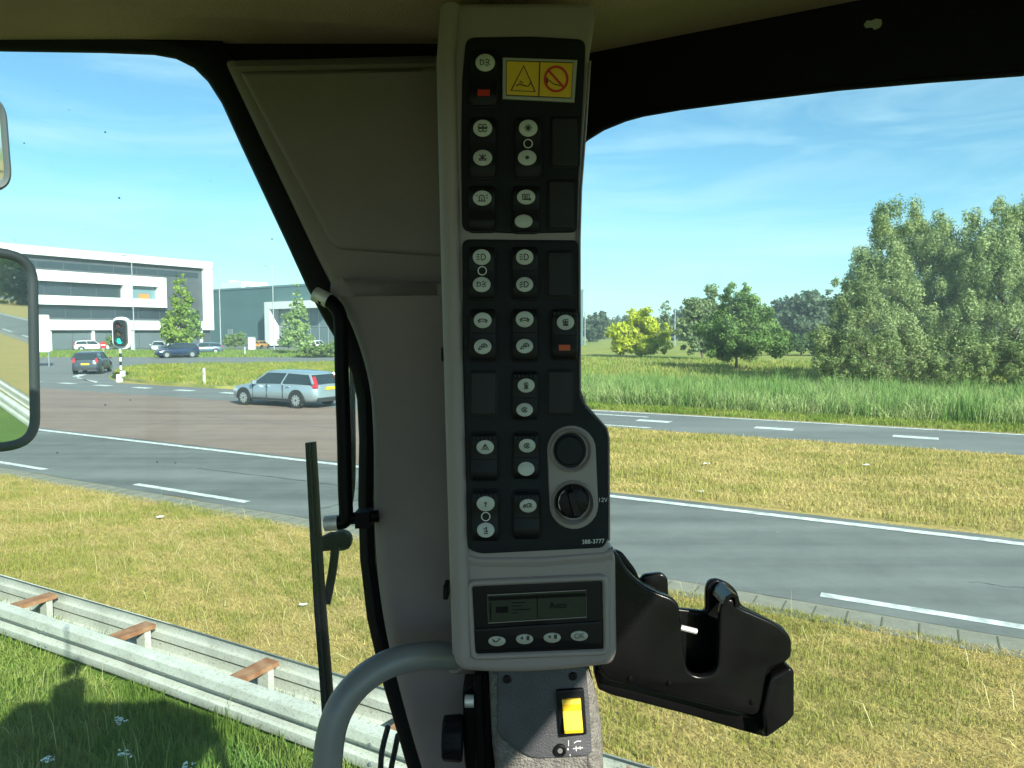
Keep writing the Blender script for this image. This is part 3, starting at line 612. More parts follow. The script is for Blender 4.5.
for px, py, lab in ((204.5, 387, 'short white marker post on the island edge near the silver car'), (245, 356, 'short white marker post before the dark warehouse')):
    b = G(px, py); t = thing('marker_post', lab, 'post', tuple(b)); mb = MB(); mb.rings([[b + Vector((x * q, y * q, z)) for x, y in rrect(-.06, -.05, .06, .05, .03, 3)] for q, z in ((1, 0), (1, .95), (.7, 1.02))]); mb.build('post', M_PALE, t); mb = MB(); mb.box(b + Vector((0, -.052, .72)), (.09, .012, .16)); mb.build('reflector', mat('reflector', (.3, .31, .3), .2), t)
b = at(253, 116); t = thing('white_cabinet', 'white upright cabinet left of the small orange car', 'cabinet', tuple(b)); mb = MB(); mb.box(b + Vector((0, 0, .95)), (.95, .7, 1.9)); mb.build('body', M_PALE, t); mb = MB(); mb.box(b + Vector((0, 0, 1.94)), (1.05, .8, .08)); mb.build('lid', M_STEEL, t); mb = MB(); mb.box(b + Vector((0, -.36, 1.0)), (.8, .02, 1.5)); mb.build('door', M_WHITE, t)
for i, (px, Y, y0, lab) in enumerate(((674, 140, 306, 'thin pole in the field right of the yellow green bush'), (584.5, 150, 312, 'thin pole at the field edge right beside the console'))):
    b = at(px, Y); t = thing('utility_pole', lab, 'pole', tuple(b)); mb = MB(); mb.tube([b, b + Vector((0, 0, hz(y0, Y)))], [.14, .09], 8); mb.build('pole', M_STEEL, t, smooth=True); mb = MB(); mb.box(b + Vector((0, 0, hz(y0, Y) - .2)), (1.1, .1, .1)); mb.build('crossbar', M_STEEL, t)

# ------------------------------------------------------------------ cars
M_TYRE = mat('tyre', (.02, .02, .02), .8, bump=.2, scale=20); M_RIM = mat('alloy', (.55, .56, .57), .35, .7)
M_CGLASS = mat('car_glass', (.025, .035, .04), .06, spec=.9); M_PLATE = mat('yellow_plate', (.75, .45, .03), .5)
M_TAIL = mat('tail_lamp', (.50, .02, .03), .25, coat=.5); M_HEADL = mat('head_lamp', (.75, .77, .78), .15); M_TRIM = mat('car_trim', (.025, .025, .027), .6)
def car(name, label, loc, head, col, L_=4.6, W_=1.85, H=1.48, style='estate', metal=.4, group=None, plate_=True):
    t = thing(name, label, 'car', tuple(loc), head, group); m = mat(name + '_paint', col, .35, metal, coat=.6)
    hl, hw = L_ / 2, W_ / 2
    tops = {'estate': [(-1, .62, .70), (-.975, .92, .82), (-.90, 1.0, .93), (-.5, .99, .99), (0, .96, 1), (.42, .93, 1), (.62, .89, .985), (.80, .83, .95), (.91, .77, .88), (.965, .69, .78), (1.0, .60, .60)],
            'hatch': [(-1, .62, .74), (-.975, .95, .86), (-.90, 1.02, .95), (-.5, 1.0, 1), (0, .98, 1), (.45, .95, 1), (.66, .90, .97), (.82, .86, .93), (.93, .78, .86), (.975, .68, .76), (1.0, .58, .60)]}[style]
    rings = []
    for fx, zt, fw in tops:
        x = fx * hl; w_ = fw * hw; zb = .24 + .12 * max(0, abs(fx) - .85) / .15; zt = zt * (H / 1.48)
        half = [(0, zb), (w_ * .86, zb), (w_ * .97, zb + .10), (w_, zb + .45 * (zt - zb)), (w_ * .97, zt - .10), (w_ * .90, zt - .02), (w_ * .55, zt + .015), (0, zt + .025)]
        rings.append([Vector((x, y, z)) for y, z in half] + [Vector((x, -y, z)) for y, z in half[-2:0:-1]])
    mb = MB(); mb.rings(rings); mb.build('body', m, t, world=False, smooth=True, sharp=50)
    zs = H / 1.48
    cab = {'estate': [(-.955, .98, -.80, 1.38), (.46, .93, .14, 1.43)], 'hatch': [(-.97, 1.0, -.84, 1.40), (.48, .95, .20, 1.44)]}[style]
    (xb, zb1, xrb, zrb), (xf, zf1, xrf, zrf) = cab
    def loop(k):
        out = []
        for fx0, z0, fx1, z1 in ((xb, zb1, xrb, zrb), (xb * .5 + xf * .5, .97, (xrb + xrf) / 2, (zrb + zrf) / 2 + .03), (xf, zf1, xrf, zrf)):
            x = (fx0 * (1 - k) + fx1 * k) * hl; z = (z0 * (1 - k) + z1 * k) * zs; y = hw * (.90 * (1 - k) + .68 * k) * (1 if fx0 != xf else .93); out.append((x, y, z))
        return [Vector((x, y, z)) for x, y, z in out] + [Vector((x, -y, z)) for x, y, z in out[::-1]]
    mb = MB(); mb.rings([loop(0), loop(.45), loop(.92)]); gh = mb.build('windows', M_CGLASS, t, world=False)
    mb = MB(); q = [loop(.88), loop(.95), loop(1.0)]; cen = sum(q[2], Vector()) / 6; q.append([v * .85 + cen * .15 + Vector((0, 0, .045)) for v in q[2]]); q[0] = [v + (v - cen) * .02 for v in q[0]]; q[1] = [v + (v - cen) * .025 for v in q[1]]
    mb.rings(q); mb.build('roof', m, t, world=False, smooth=True, sharp=60)
    mb = MB()
    for sy in (1, -1):
        for i_, wd in ((0, .10), (1, .05), (2, .06)):
            a, b = loop(0)[i_], loop(.95)[i_]; a = Vector((a.x, a.y * sy * 1.012, a.z)); b = Vector((b.x, b.y * sy * 1.012, b.z)); mb = MB(); mb.tube([a, b], wd * .55, 6); mb.build('pillar', m, t, world=False)
    rw = .33 * zs
    for fx in (-.60, .62):
        for sy in (1, -1):
            c = Vector((fx * hl, sy * (hw - .10), rw)); mb = MB(); prof = [(rw * .62, -.10), (rw * .96, -.105), (rw, -.06), (rw, .06), (rw * .96, .105), (rw * .62, .10)]
            mb.rings([[c + Vector((r_2 * math.cos(a), o * sy, r_2 * math.sin(a))) for a in np.linspace(0, 2 * math.pi, 24, False)] for r_2, o in prof], True, True); wh = mb.build('wheel', M_TYRE, t, world=False, smooth=True)
            mb = MB(); ce = c + Vector((0, .107 * sy, 0))
            for k in range(10):
                a = 2 * math.pi * k / 10; da = .2
                mb.add([ce + Vector((.05 * math.cos(a - .5), 0.004 * sy, .05 * math.sin(a - .5))), ce + Vector((rw * .66 * math.cos(a - da), 0, rw * .66 * math.sin(a - da))), ce + Vector((rw * .66 * math.cos(a + da), 0, rw * .66 * math.sin(a + da))), ce + Vector((.05 * math.cos(a + .5), .004 * sy, .05 * math.sin(a + .5)))], [(0, 1, 2, 3)])
            mb.build('rim', M_RIM, wh, world=False)
            mb = MB(); ac = Vector((fx * hl, sy * (hw * .955), rw + .02)); aa = np.linspace(-.12, math.pi + .12, 18)
            mb.rings([[ac + Vector(((rw + .075) * math.cos(a), d * sy, (rw + .075) * math.sin(a))) for a in aa] + [ac + Vector((.02, d * sy, -.12)), ] for d in (-.2, .048)]); mb.build('wheel_arch', M_TRIM, t, world=False)
    mb = MB(); mb.box((-hl * .985, 0, .36 * zs), (.10, W_ * .74, .16)); mb.build('rear_bumper', M_TRIM, t, world=False)
    for sy in (1, -1):
        mb = MB(); zz = (.84, 1.27) if style == 'estate' else (.78, 1.06); y0 = hw * .82
        mb.rings([[Vector((-hl * fx + dx, sy * (y + dy), z * zs)) for dx, dy in ((-.03, -.1), (-.03, .04), (.12, .07), (.12, -.1))] for z, fx, y in ((zz[0], .985, y0), (zz[0] * .6 + zz[1] * .4, .965, y0 * .985), (zz[1], .875 if style == 'estate' else .96, y0 * .83 if style == 'estate' else y0 * .95))]); mb.build('tail_light', M_TAIL, t, world=False)
        mb = MB(); mb.rings([[Vector((hl * fx, sy * hw * fy, z * zs)) for fx, fy in ((.80, .955), (.93, .86), (.975, .62), (.90, .60))] for z in (.58, .70)]); mb.build('headlight', M_HEADL, t, world=False)
        mb = MB(); mb.rings([[Vector((xf * hl * .72 + x, sy * (hw + .09) + y, 1.0 * zs + z)) for x, y in ((-.06, -.1), (-.06, .1), (.04, .08), (.06, -.1))] for z in (-.07, .0, .07)]); mb.build('side_mirror', m, t, world=False)
        mb = MB(); mb.box((0, sy * hw * .985, .33 * zs), (L_ * .42, .04, .07)); mb.build('side_sill', M_TRIM, t, world=False)
        mb = MB()
        for dx in (.06, -.42): mb.box((dx * hl, sy * hw * .992, .86 * zs), (.18, .03, .03))
        mb.build('door_handle', m, t, world=False)
    mb = MB()
    for sy in (1, -1):
        for dx in (-.30, .07, .40): mb.box((dx * hl, sy * hw * (.985 if abs(dx) < .35 else .975), .66 * zs), (.014, .05, .52))
    mb.build('door_gap', M_TRIM, t, world=False)
    if plate_:
        mb = MB(); mb.box((-hl * 1.0, 0, (.80 if style == 'estate' else .68) * zs), (.03, .52, .12)); mb.build('number_plate', M_PLATE, t, world=False)
    mb = MB(); mb.box((hl * .985, 0, .45 * zs), (.04, W_ * .5, .22)); mb.build('grille', M_TRIM, t, world=False)
    return t
HEAD = math.atan2(0.4891, -0.8722)
c1 = G(287, 405); car('estate_car', 'silver blue estate car driving left on the far road', c1, HEAD + .02, (.38, .45, .49), 4.65, 1.87, 1.45, 'estate', .55)
c2 = G(93, 373); car('hatchback_car', 'dark grey hatchback turning away onto the side road', c2, R(107), (.055, .065, .08), 4.2, 1.8, 1.56, 'hatch', .3)
pk = 'cars parked before the office'
car('parked_car', 'dark blue car parked under the slim pointed tree', at(178, 82), math.pi + .75, (.012, .03, .075), 4.4, 1.85, 1.62, 'hatch', .2, pk)
car('parked_car', 'grey blue car behind the dark blue one', at(205, 95), math.pi + .4, (.12, .18, .22), 4.5, 1.8, 1.5, 'estate', .3, pk)
car('parked_car', 'white car parked right of the white sign board', at(62, 112), .55, (.75, .76, .75), 4.3, 1.8, 1.5, 'hatch', 0, pk)
car('parked_car', 'white car parked behind the dark grey hatchback', at(93, 106), .6, (.72, .74, .74), 4.4, 1.8, 1.6, 'estate', 0, pk)
car('parked_car', 'pale silver car just left of the dark blue parked car', at(160, 104), -1.2, (.55, .57, .58), 4.2, 1.8, 1.5, 'hatch', .2, pk)
car('parked_car', 'small orange car far off before the dark warehouse', at(262, 122), 1.3, (.50, .26, .06), 3.2, 1.5, 1.3, 'hatch', 0, pk)
car('parked_car', 'white car half hidden behind light green shrubs', at(317, 106), 1.4, (.78, .78, .76), 4.0, 1.75, 1.6, 'hatch', 0, pk)

# ------------------------------------------------------------------ guard rail in the grass
M_RAIL = mat('worn_white_zinc', (.41, .395, .345), .65, .0, col2=(.53, .515, .455), scale=3, bump=.15, bscale=40, detail=8)
def rail_dirt():
    m = M_RAIL; N, L = m.node_tree.nodes, m.node_tree.links; b = N['Principled BSDF']; old = b.inputs['Base Color'].links[0].from_socket
    t = N.new('ShaderNodeTexCoord'); n = N.new('ShaderNodeTexNoise'); n.inputs['Scale'].default_value = 45; n.inputs['Detail'].default_value = 5; n.inputs['Roughness'].default_value = .75
    L.new(t.outputs['Object'], n.inputs['Vector']); r = N.new('ShaderNodeValToRGB'); r.color_ramp.elements[0].position = .53; r.color_ramp.elements[1].position = .64
    mx = N.new('ShaderNodeMix'); mx.data_type = 'RGBA'; mx.inputs['B'].default_value = (.24, .19, .13, 1)
    L.new(n.outputs['Fac'], r.inputs['Fac']); ml = N.new('ShaderNodeMath'); ml.operation = 'MULTIPLY'; ml.inputs[1].default_value = .7
    L.new(r.outputs['Color'], ml.inputs[0]); L.new(ml.outputs[0], mx.inputs['Factor']); L.new(old, mx.inputs['A']); L.new(mx.outputs['Result'], b.inputs['Base Color'])
rail_dirt()
M_RUST = mat('rusty_steel', (.25, .095, .04), .85, col2=(.38, .19, .10), scale=9, bump=.4, bscale=50)
gr = thing('guard_rail', 'double white guard rail with rusty spacers low in the grass', 'guard rail', tuple(RD(-4, 4.0, 0)))
NB, NF = 3.83, 4.26
def wbeam(n0, face, top, dep=1.0, t0=-70, t1=70):
    # W section: face -1 bulges towards the cab, +1 away from it
    prof = [(-.012, 0), (.060, -.018), (.080, -.030), (.084, -.098), (.074, -.112), (.0, -.126), (.0, -.184), (.062, -.198), (.072, -.212), (.070, -.275), (.060, -.292), (-.012, -.31)]
    prof = [(x * dep, z) for x, z in prof]
    inn = [(x - .006, z) for x, z in prof[::-1]]; mb = MB()
    ring = lambda t: [RD(t, n0 + face * x, top + z) for x, z in prof + inn]
    ts = np.arange(t0, t1 + .1, 4.0); r = np.random.default_rng(5)
    rr = []
    for t in ts: j = r.normal(0, .012); rr.append([v + RT_N * j + Vector((0, 0, r.normal(0, .006))) for v in ring(t)])
    mb.rings(rr); return mb.build('rail_beam', M_RAIL, gr, smooth=True, sharp=28)
wbeam(NB, -1, .345); wbeam(NF, 1, .365, .35)
mb_l = []
for k in range(-6, 8):
    t0 = -7.80 + k * 1.58
    mb = MB(); z = .335
    for dn, sh in ((-.05, 1),): 
        c = RD(t0, (NB + NF) / 2, z); mb.box(c, (.15, NF - NB - .05, .012), -RA)
        mb.box(RD(t0 - .072, (NB + NF) / 2, z - .017), (.008, NF - NB - .05, .03), -RA); mb.box(RD(t0 + .072, (NB + NF) / 2, z - .017), (.008, NF - NB - .05, .03), -RA)
    mb.build('spacer', M_RUST, gr)
    mb = MB(); mb.box(RD(t0, NF - .10, .15), (.12, .06, .32), -RA); mb.build('rail_post', M_RAIL, gr)
# splice bolts on the near beam
mb = MB()
for k in range(4):
    for j in range(4):
        c = RD(-7.2 + k * 4 + (j % 2) * .12, NB - .071, .345 - (.085 if j < 2 else .225)); mb.tube([c, c + RT_N * -.012], .014, 6)
mb.build('splice_bolts', M_STEEL, gr)

# ------------------------------------------------------------------ scraps and flowers
M_SCRAP = mat('paper_scrap', (.72, .72, .68), .8)
def scrap(px, py, s, seed):
    s *= .75
    g = G(px, py); r = np.random.default_rng(seed); mb = MB(); n = 7
    v = [g + Vector((s * (i / 6 - .5) + r.normal(0, s * .06), s * .7 * (j / 6 - .5) + r.normal(0, s * .06), .05 + abs(r.normal(0, s * .07)))) for i in range(n) for j in range(n)]
    mb.add(v, [(i * n + j, i * n + j + 1, (i + 1) * n + j + 1, (i + 1) * n + j) for i in range(n - 1) for j in range(n - 1)]); o = mb.build('paper_scrap', M_SCRAP); return o
for i, (px, py, s, lab) in enumerate([(160, 520, .16, 'white paper scrap on the dry verge before the left road'), (303, 609, .11, 'white paper scrap on the verge left of the wiper'), (707, 466, .2, 'flat white scrap high on the median grass'), (701, 494, .16, 'white scrap at the near edge of the median grass'), (866, 467, .18, 'white scrap on the right half of the median grass'), (999, 428, .22, 'white scrap on the verge before the reeds')]):
    tag(scrap(px, py, s, 90 + i), lab, 'litter')
M_PETAL = mat('white_petal', (.75, .76, .70), .7); M_STEM = mat('flower_stem', (.10, .18, .04), .7)
for i, (px, py, lab) in enumerate([(121, 721, 'white yarrow cluster in the shaded grass nearest the rail'), (124, 753, 'white yarrow cluster low in the shaded grass'), (46, 760, 'white yarrow cluster in the bottom left grass'), (186, 765, 'white yarrow cluster at the bottom of the lush grass')]):
    g = G(px, py, .16); g.z = 0; r = np.random.default_rng(i); t = thing('yarrow_flower', lab, 'flower', tuple(g), 0, 'white flowers in the lush grass')
    a = MB(); b_2 = MB()
    for k in range(9):
        q = g + Vector((r.normal(0, .024), r.normal(0, .022), .16 + r.normal(0, .012))); b_2.tube([g + Vector((r.normal(0, .01), 0, 0)), q], .0016, 4); 
        for j in range(9): p = q + Vector((r.normal(0, .007), r.normal(0, .007), r.normal(.003, .002))); a.add([p + Vector((.0042 * math.cos(x), .0042 * math.sin(x), 0)) for x in np.linspace(0, 2 * math.pi, 6, False)], [tuple(range(6))])
    a.build('petals', M_PETAL, t); b_2.build('stems', M_STEM, t)

# what the mirror looks back at: trees and a dark hall behind the machine
for i, (t_, n_, h_, lab) in enumerate([(130, 9, 8, 'roadside tree behind the machine seen only in the mirror'), (160, 2, 11, 'taller tree behind the machine seen only in the mirror'), (110, 20, 8, 'bushy tree beyond the road seen only in the mirror')]):
    tree('roadside_tree', lab, 'tree', RD(t_, n_), h_, [(0, 0, h_ * .45, 4.5, 4.5, h_ * .42), (2.5, 1, h_ * .4, 3.5, 3.5, h_ * .36), (-3, 0, h_ * .38, 3.5, 3.5, h_ * .34)], .6, 3500, DARK, 140 + i, .2, 0, .6)
# ------------------------------------------------------------------ cab materials
M_TRIMG = mat('grey_trim_plastic', (.188, .157, .149), .62, var=.10, scale=6, bump=.10, bscale=900, spec=.35)
M_HOUSE = mat('console_grey_plastic', (.252, .220, .210), .5, var=.06, scale=5, bump=.08, bscale=900, spec=.4)
M_HEADL_ = mat('headliner', (.36, .255, .205), .95, var=.12, scale=5, bump=.35, bscale=500, spec=.1)
M_RUBBER = mat('black_rubber', (.006, .006, .007), .55, bump=.1, bscale=300, spec=.12)
M_FACE = mat('faceplate_black', (.010, .012, .014), .5, var=.15, scale=30, bump=.06, bscale=1200, spec=.14)
M_SWITCH = mat('switch_black', (.005, .006, .007), .42, bump=.04, bscale=900, spec=.2)
M_BLANK = mat('blank_cover', (.018, .020, .022), .55, bump=.05, bscale=900, spec=.2)
M_LENS = mat('switch_lens', (.42, .45, .42), .4, var=.04, scale=80)
M_ICON = mat('icon_ink', (.02, .022, .024), .6)
M_REDL = mat('red_indicator', (.45, .03, .02), .35); M_AMBERL = mat('amber_indicator', (.50, .09, .03), .35)
M_MARK = mat('white_print', (.60, .62, .60), .6)
M_GLOSSB = mat('black_gloss_plastic', (.005, .005, .006), .42, var=.2, scale=14, spec=.2)
M_HOLD = mat('holder_plastic', (.0034, .0036, .0038), .22, var=.3, scale=18, bump=.015, bscale=700, spec=.16)
M_TUBE = mat('grab_tube', (.17, .18, .18), .36, var=.08, scale=12, bump=.04, bscale=400, spec=.5)
M_BLKMET = mat('black_metal', (.003, .003, .0035), .42, .0, spec=.08)
M_CHROME = mat('bare_metal', (.55, .55, .53), .5, .5, var=.2, scale=60)
M_YEL = mat('yellow_rocker', (.78, .52, .03), .35)
M_DECALY = mat('decal_yellow', (.68, .44, .03), .5, var=.05, scale=60); M_DECALR = mat('decal_red', (.50, .03, .02), .5)
M_LCD = mat('lcd_glass', (.011, .024, .013), .25, spec=.2); M_LCDINK = mat('lcd_ink', (.002, .003, .002), .4, spec=.1)
M_MIRROR = mat('mirror_silver', (.80, .83, .82), .015, 1.0)
M_MIRH = mat('mirror_housing', (.026, .030, .032), .45, bump=.05, bscale=200)
M_GLASS_F = glass_mat('windscreen_glass', (.87, .98, .98), .012, .014, 1.7)
M_GLASS_S = glass_mat('side_window_glass', (.88, .985, .985), .012, .003, 2.0)
M_SPECK = mat('dead_fly', (.03, .028, .025), .8)

# ------------------------------------------------------------------ the cab shell
cab = thing('operator_cab', 'dim machine cab framing two windows with grey pillar trim', 'cab', (0.0, .3, 1.3))
ez = EYE.z
def roof_poly(grow):
    pts = [(-1.05, .812), (-.10, .812), (.045, .866), (.51, .607), (.51, -.42), (-.95, -.42)]  # unseen right edge drawn in to let sun onto the lower column
    return pts
def slab(mb, pts, z0, z1): return mb.rings([[Vector((x, y, z0)) for x, y in pts], [Vector((x, y, z1)) for x, y in pts]])
mb = MB(); slab(mb, roof_poly(0), ez + .302, ez + .40); mb.build('headliner', M_HEADL_, cab)
mb = MB(); slab(mb, [(-1.08, .815), (-.10, .815), (.05, .869), (.54, .594), (.54, -.46), (-1.0, -.46)], ez + .402, ez + .47); mb.build('roof', mat('yellow_paint', (.55, .33, .02), .35, coat=.4), cab)  # right edge likewise shaped for the sun patch on the column
# moulded ceiling panel, with a rounded lower edge
pp = round_poly([(-.335, .70), (-.06, .735), (.02, .60), (.02, .0), (-.42, .0), (-.42, .62)], [.05, .03, .03, .05, .05, .05], 6)
mb = MB(); mb.rings([[Vector((x, y, ez + .30)) for x, y in pp], [Vector((x, y, ez + .292)) for x, y in pp], [Vector((x, y, ez + .284)) for x, y in inset(pp, .008)]]); mb.build('ceiling_panel', M_HEADL_, cab, smooth=True)
# side window plane: at distance RP across; its header band, and the glass
RP = .772; sn = RT_N; 
def onside(px, py, r=RP):
    d = ray(px, py); return EYE + d * (r / d.dot(sn))
hp = [(540, 24), (640, 40), (760, 18), (850, -2), (1100, -60), (1100, 58), (1024, 72), (930, 79), (840, 87), (740, 99), (680, 107), (640, 114), (622, 119), (600, 128), (584, 138), (560, 160), (540, 170)]
fr = [onside(x, y) for x, y in hp]; fr = [Vector((p.x, p.y, min(p.z, ez + .3015))) for p in fr]
mb = MB(); mb.rings([[p + sn * .012 for p in fr], [p for p in fr]]); mb.build('window_header', M_RUBBER, cab)
lip = [onside(x, y) - sn * .004 for x, y in hp[6:15]]
mb = MB(); mb.tube([p + sn * .006 for p in lip], .003, 8); mb.build('window_seal', M_RUBBER, cab, smooth=True)
# a worn patch on the header
mb = MB(); pc = onside(873, 25); ax = (onside(883, 23) - pc).normalized(); ay = Vector((0, 0, 1)); s_ = .0075
blob = [(-1, .3), (-.7, .9), (-.2, .7), (.3, .9), (.9, .6), (1, -.1), (.8, -.7), (.2, -.9), (-.1, -.4), (-.8, -.3)]
mb.rings([[pc + ax * x * s_ + ay * y * s_ * .7 - sn * k for x, y in blob] for k in (.0, .0012)]); mb.build('worn_patch', mat('bare_patch', (.30, .30, .29), .8), cab)
# front frame: black seal ribbon round the windscreen, and the glass
outer = [(-140, 44), (0, 47.5), (100, 49), (150, 51), (172, 55), (190, 64), (206, 80), (220, 102), (240, 146), (262, 193), (285, 242), (305, 286), (322, 318), (338, 345), (350, 372), (356, 400), (358, 440), (357, 500), (359, 560), (366, 620), (378, 672), (392, 720), (408, 775), (425, 830)]
inner = [(-140, 28), (0, 33), (100, 35), (160, 37), (200, 38), (222, 41), (232, 58), (242, 84), (262, 128), (285, 177), (310, 230), (334, 280), (350, 312), (362, 340), (370, 368), (373, 400), (374, 440), (373, 500), (375, 560), (384, 620), (397, 672), (413, 720), (430, 775), (450, 830)]
D_F = .78
mb = MB(); rows = []
for (ax_, ay_), (bx_, by_) in zip(outer, inner):
    o_, i_ = Vector(loc(ax_, ay_, D_F)), Vector(loc(bx_, by_, D_F)); q = []
    for k, dd in ((0, .010), (0, .005), (.12, .0), (.6, -.004), (1.0, .0), (1.0, .010)): p = o_.lerp(i_, k); q.append(K(p.x, p.y, D_F + dd))
    rows.append(q)
mb.rings(rows); mb.build('windscreen_seal', M_RUBBER, cab, smooth=True, sharp=50)
def pane(name, pts, nrm, m, th=.004):
    mb = MB(); mb.rings([pts, [p + nrm * th for p in pts]]); return mb.build(name, m, cab)
gpts = [K(*loc(x, y, D_F + .015), D_F + .015) for x, y in [(-330, 30)] + [((a + c) / 2, (b + d) / 2) for (a, b), (c, d) in zip(outer, inner)] + [(-330, 830)]]
gl = pane('windscreen', gpts, FW, M_GLASS_F)
mb = MB(); r = np.random.default_rng(3)
for (px, py, q) in [(69, 110, 1.0), (105, 132, 1.3), (119, 198, 1.7), (24, 143, 1.1), (58, 90, .7), (132, 123, .7), (210, 181, .9), (52, 167, .6), (272, 239, 1.2), (86, 229, .8), (130, 234, .7), (232, 166, .6), (105, 405, 1.2), (130, 400, .9), (57, 453, 1.0), (157, 462, 1.1), (175, 463, .9), (40, 484, .9), (84, 692, 1.0), (166, 236, .8), (188, 270, .6), (15, 240, .8)]:
    q *= .62; p = ellipse(px, py, q, q * .8, 8, r.uniform(0, 3)); p = [(x + r.normal(0, q * .15), y + r.normal(0, q * .15)) for x, y in p]; plate(mb, p, D_F + .0138, .0008, 0)
mb.build('fly_specks', M_SPECK, gl)
sp = [onside(560, 170, RP + .03)]; a0 = RT_T
def sidept(t, z): return Vector((0, 0, 0)) + RT_T * t + RT_N * (RP + .03) + Vector((0, 0, ez + z))
t0 = onside(556, 300, RP + .03).dot(RT_T); pane('side_window', [sidept(t0, .235), sidept(t0, -.70), sidept(.75, -.70), sidept(.75, .235)], sn, M_GLASS_S)
# grey trim on the front pillar
up_tr = round_poly([(221, 57), (452, 53), (452, 284), (452, 290), (450, 340), (356, 334), (318, 262)], [9, 2, 2, 3, 3, 3, 18], 6)
mb = MB(); plate(mb, up_tr, .765, .05, .010, 4)
pan = round_poly([(238, 70), (452, 65), (452, 256), (332, 248)], [6, 2, 2, 12], 6)
mb.build('upper_pillar_trim', M_TRIMG, cab, smooth=True, sharp=40)
mb = MB(); plate(mb, pan, .758, .02, .006, 4); mb.build('raised_trim_panel', M_TRIMG, cab, smooth=True, sharp=40)
lo_tr = round_poly([(326, 281), (452, 279), (470, 420), (480, 600), (500, 800), (428, 800), (411, 745), (396, 690), (384, 640), (376, 590), (372, 540), (371, 440), (368, 385), (352, 330)], [3, 2, 2, 2, 2, 2, 30, 30, 30, 30, 30, 30, 40, 40], 4)
mb = MB(); plate(mb, lo_tr, .742, .06, .016, 6); mb.build('lower_pillar_trim', M_TRIMG, cab, smooth=True, sharp=40)
mb = MB(); plate(mb, [(150, 34), (452, 32), (452, 85), (228, 85), (205, 60)], .788, .03, .002, 2); mb.build('front_header', M_RUBBER, cab)
mb = MB(); plate(mb, [(398, 60), (456, 58), (456, 310), (398, 305)], .79, .03, .002, 2); mb.build('pillar_shade_sheet', M_RUBBER, cab)  # black sheet standing in for shade beside the console, covered by the trim
pil = [(-.12, .80), (.02, .86), (.12, .81), (.05, .70)]
mb = MB(); slab(mb, [(-.06, .835), (.0, .862), (.045, .835), (.02, .80), (-.05, .79)], ez - .95, ez + .30); mb.build('front_pillar', M_BLKMET, cab)
# the rest of the shell: lower walls, floor, rear posts and rear header
foot = [(-1.0, .83), (.0, .86), (.52, .60), (.50, -.42), (-.95, -.42)]
mb = MB(); slab(mb, foot, ez - 1.75, ez - 1.68); mb.build('cab_floor', M_RUBBER, cab)
def wallseg(mb, a, b, z0, z1, th=.05):
    a, b = Vector((*a, 0)), Vector((*b, 0)); d = (b - a); mb.box(((a + b) / 2) + Vector((0, 0, (z0 + z1) / 2)), (d.length, th, z1 - z0), math.atan2(d.y, d.x))
mb = MB()
for a, b in zip(foot, foot[1:] + foot[:1]): wallseg(mb, a, b, ez - 1.68, ez - .62)
mb.build('lower_wall', M_TRIMG, cab)
for x, y in ((.52, .585), (.48, -.40), (-.93, -.40), (-1.0, .80)): mb = MB(); mb.tube([(x, y, ez - .65), (x, y, ez + .30)], .04, 12); mb.build('cab_post', M_BLKMET, cab, smooth=True)
mb = MB(); wallseg(mb, (.49, -.40), (-.93, -.40), ez + .24, ez + .301); wallseg(mb, (-1.0, .80), (-.93, -.37), ez + .22, ez + .301); wallseg(mb, (.495, .57), (.49, -.38), ez + .24, ez + .301); mb.build('rear_header', M_RUBBER, cab)

# unseen deck and engine cover behind the cab, added to bounce neutral light inside
mc = thing('unseen_machine_body', 'grey engine cover of the machine behind the cab, unseen and added for neutral bounce light', 'machine', (.2, -1.6, 1.0))
M_DECK = mat('deck_grey', (.20, .19, .19), .7, var=.1, scale=8)
mb = MB(); cv = round_poly([(-1.0, -3.2), (.62, -3.2), (.62, -.52), (-1.0, -.52)], .15, 5)
mb.rings([[Vector((x, y, 1.1)) for x, y in cv], [Vector((x, y, 2.10)) for x, y in cv], [Vector((x, y, 2.18)) for x, y in inset(cv, .05)], [Vector((x, y, 2.20)) for x, y in inset(cv, .12)]]); mb.build('engine_cover', M_DECK, mc, smooth=True)
mb = MB(); slab(mb, [(-1.1, -3.3), (.75, -3.3), (.75, .3), (-1.1, .3)], 1.0, 1.09); mb.build('deck', M_DECK, mc)

# ------------------------------------------------------------------ the switch console
con = thing('switch_console', 'tall grey console with black rocker switches and small display', 'control panel', tuple(K(*loc(530, 672, .66), .66)))
DC = .63
hs = [(446, 1), (592, 0), (596, 10), (594, 30), (589, 60), (585, 130), (581, 190), (580, 240), (580.5, 390), (585, 404), (607, 428), (609, 436), (609.5, 545), (616, 556), (617.5, 655), (612, 666), (570, 671), (530, 674), (490, 674), (462, 672), (454, 664), (452, 560), (447, 420), (442, 280), (438, 150), (436.5, 60), (441, 12)]
hs = round_poly(hs, [6, 4, 6, 10, 10, 10, 10, 10, 8, 12, 5, 5, 6, 6, 8, 6, 10, 10, 10, 6, 6, 10, 10, 10, 10, 10, 6], 3)
mb = MB(); plate(mb, hs, DC, .11, .007, 5); mb.build('housing', M_HOUSE, con, smooth=True, sharp=40)
f1 = round_poly([(466, 37), (530, 36), (586, 39), (583, 100), (578.5, 180), (577, 232), (520, 233), (462, 231), (461, 150), (462, 80)], [9, 5, 9, 9, 9, 6, 5, 9, 9, 9], 4)
f2 = round_poly([(462, 239), (578, 240), (578.5, 392), (583, 405), (604, 427), (607.5, 434), (608, 540), (603, 548), (480, 554), (467, 549), (466, 470), (463, 360)], [8, 5, 8, 8, 6, 5, 6, 6, 10, 8, 10, 10], 4)
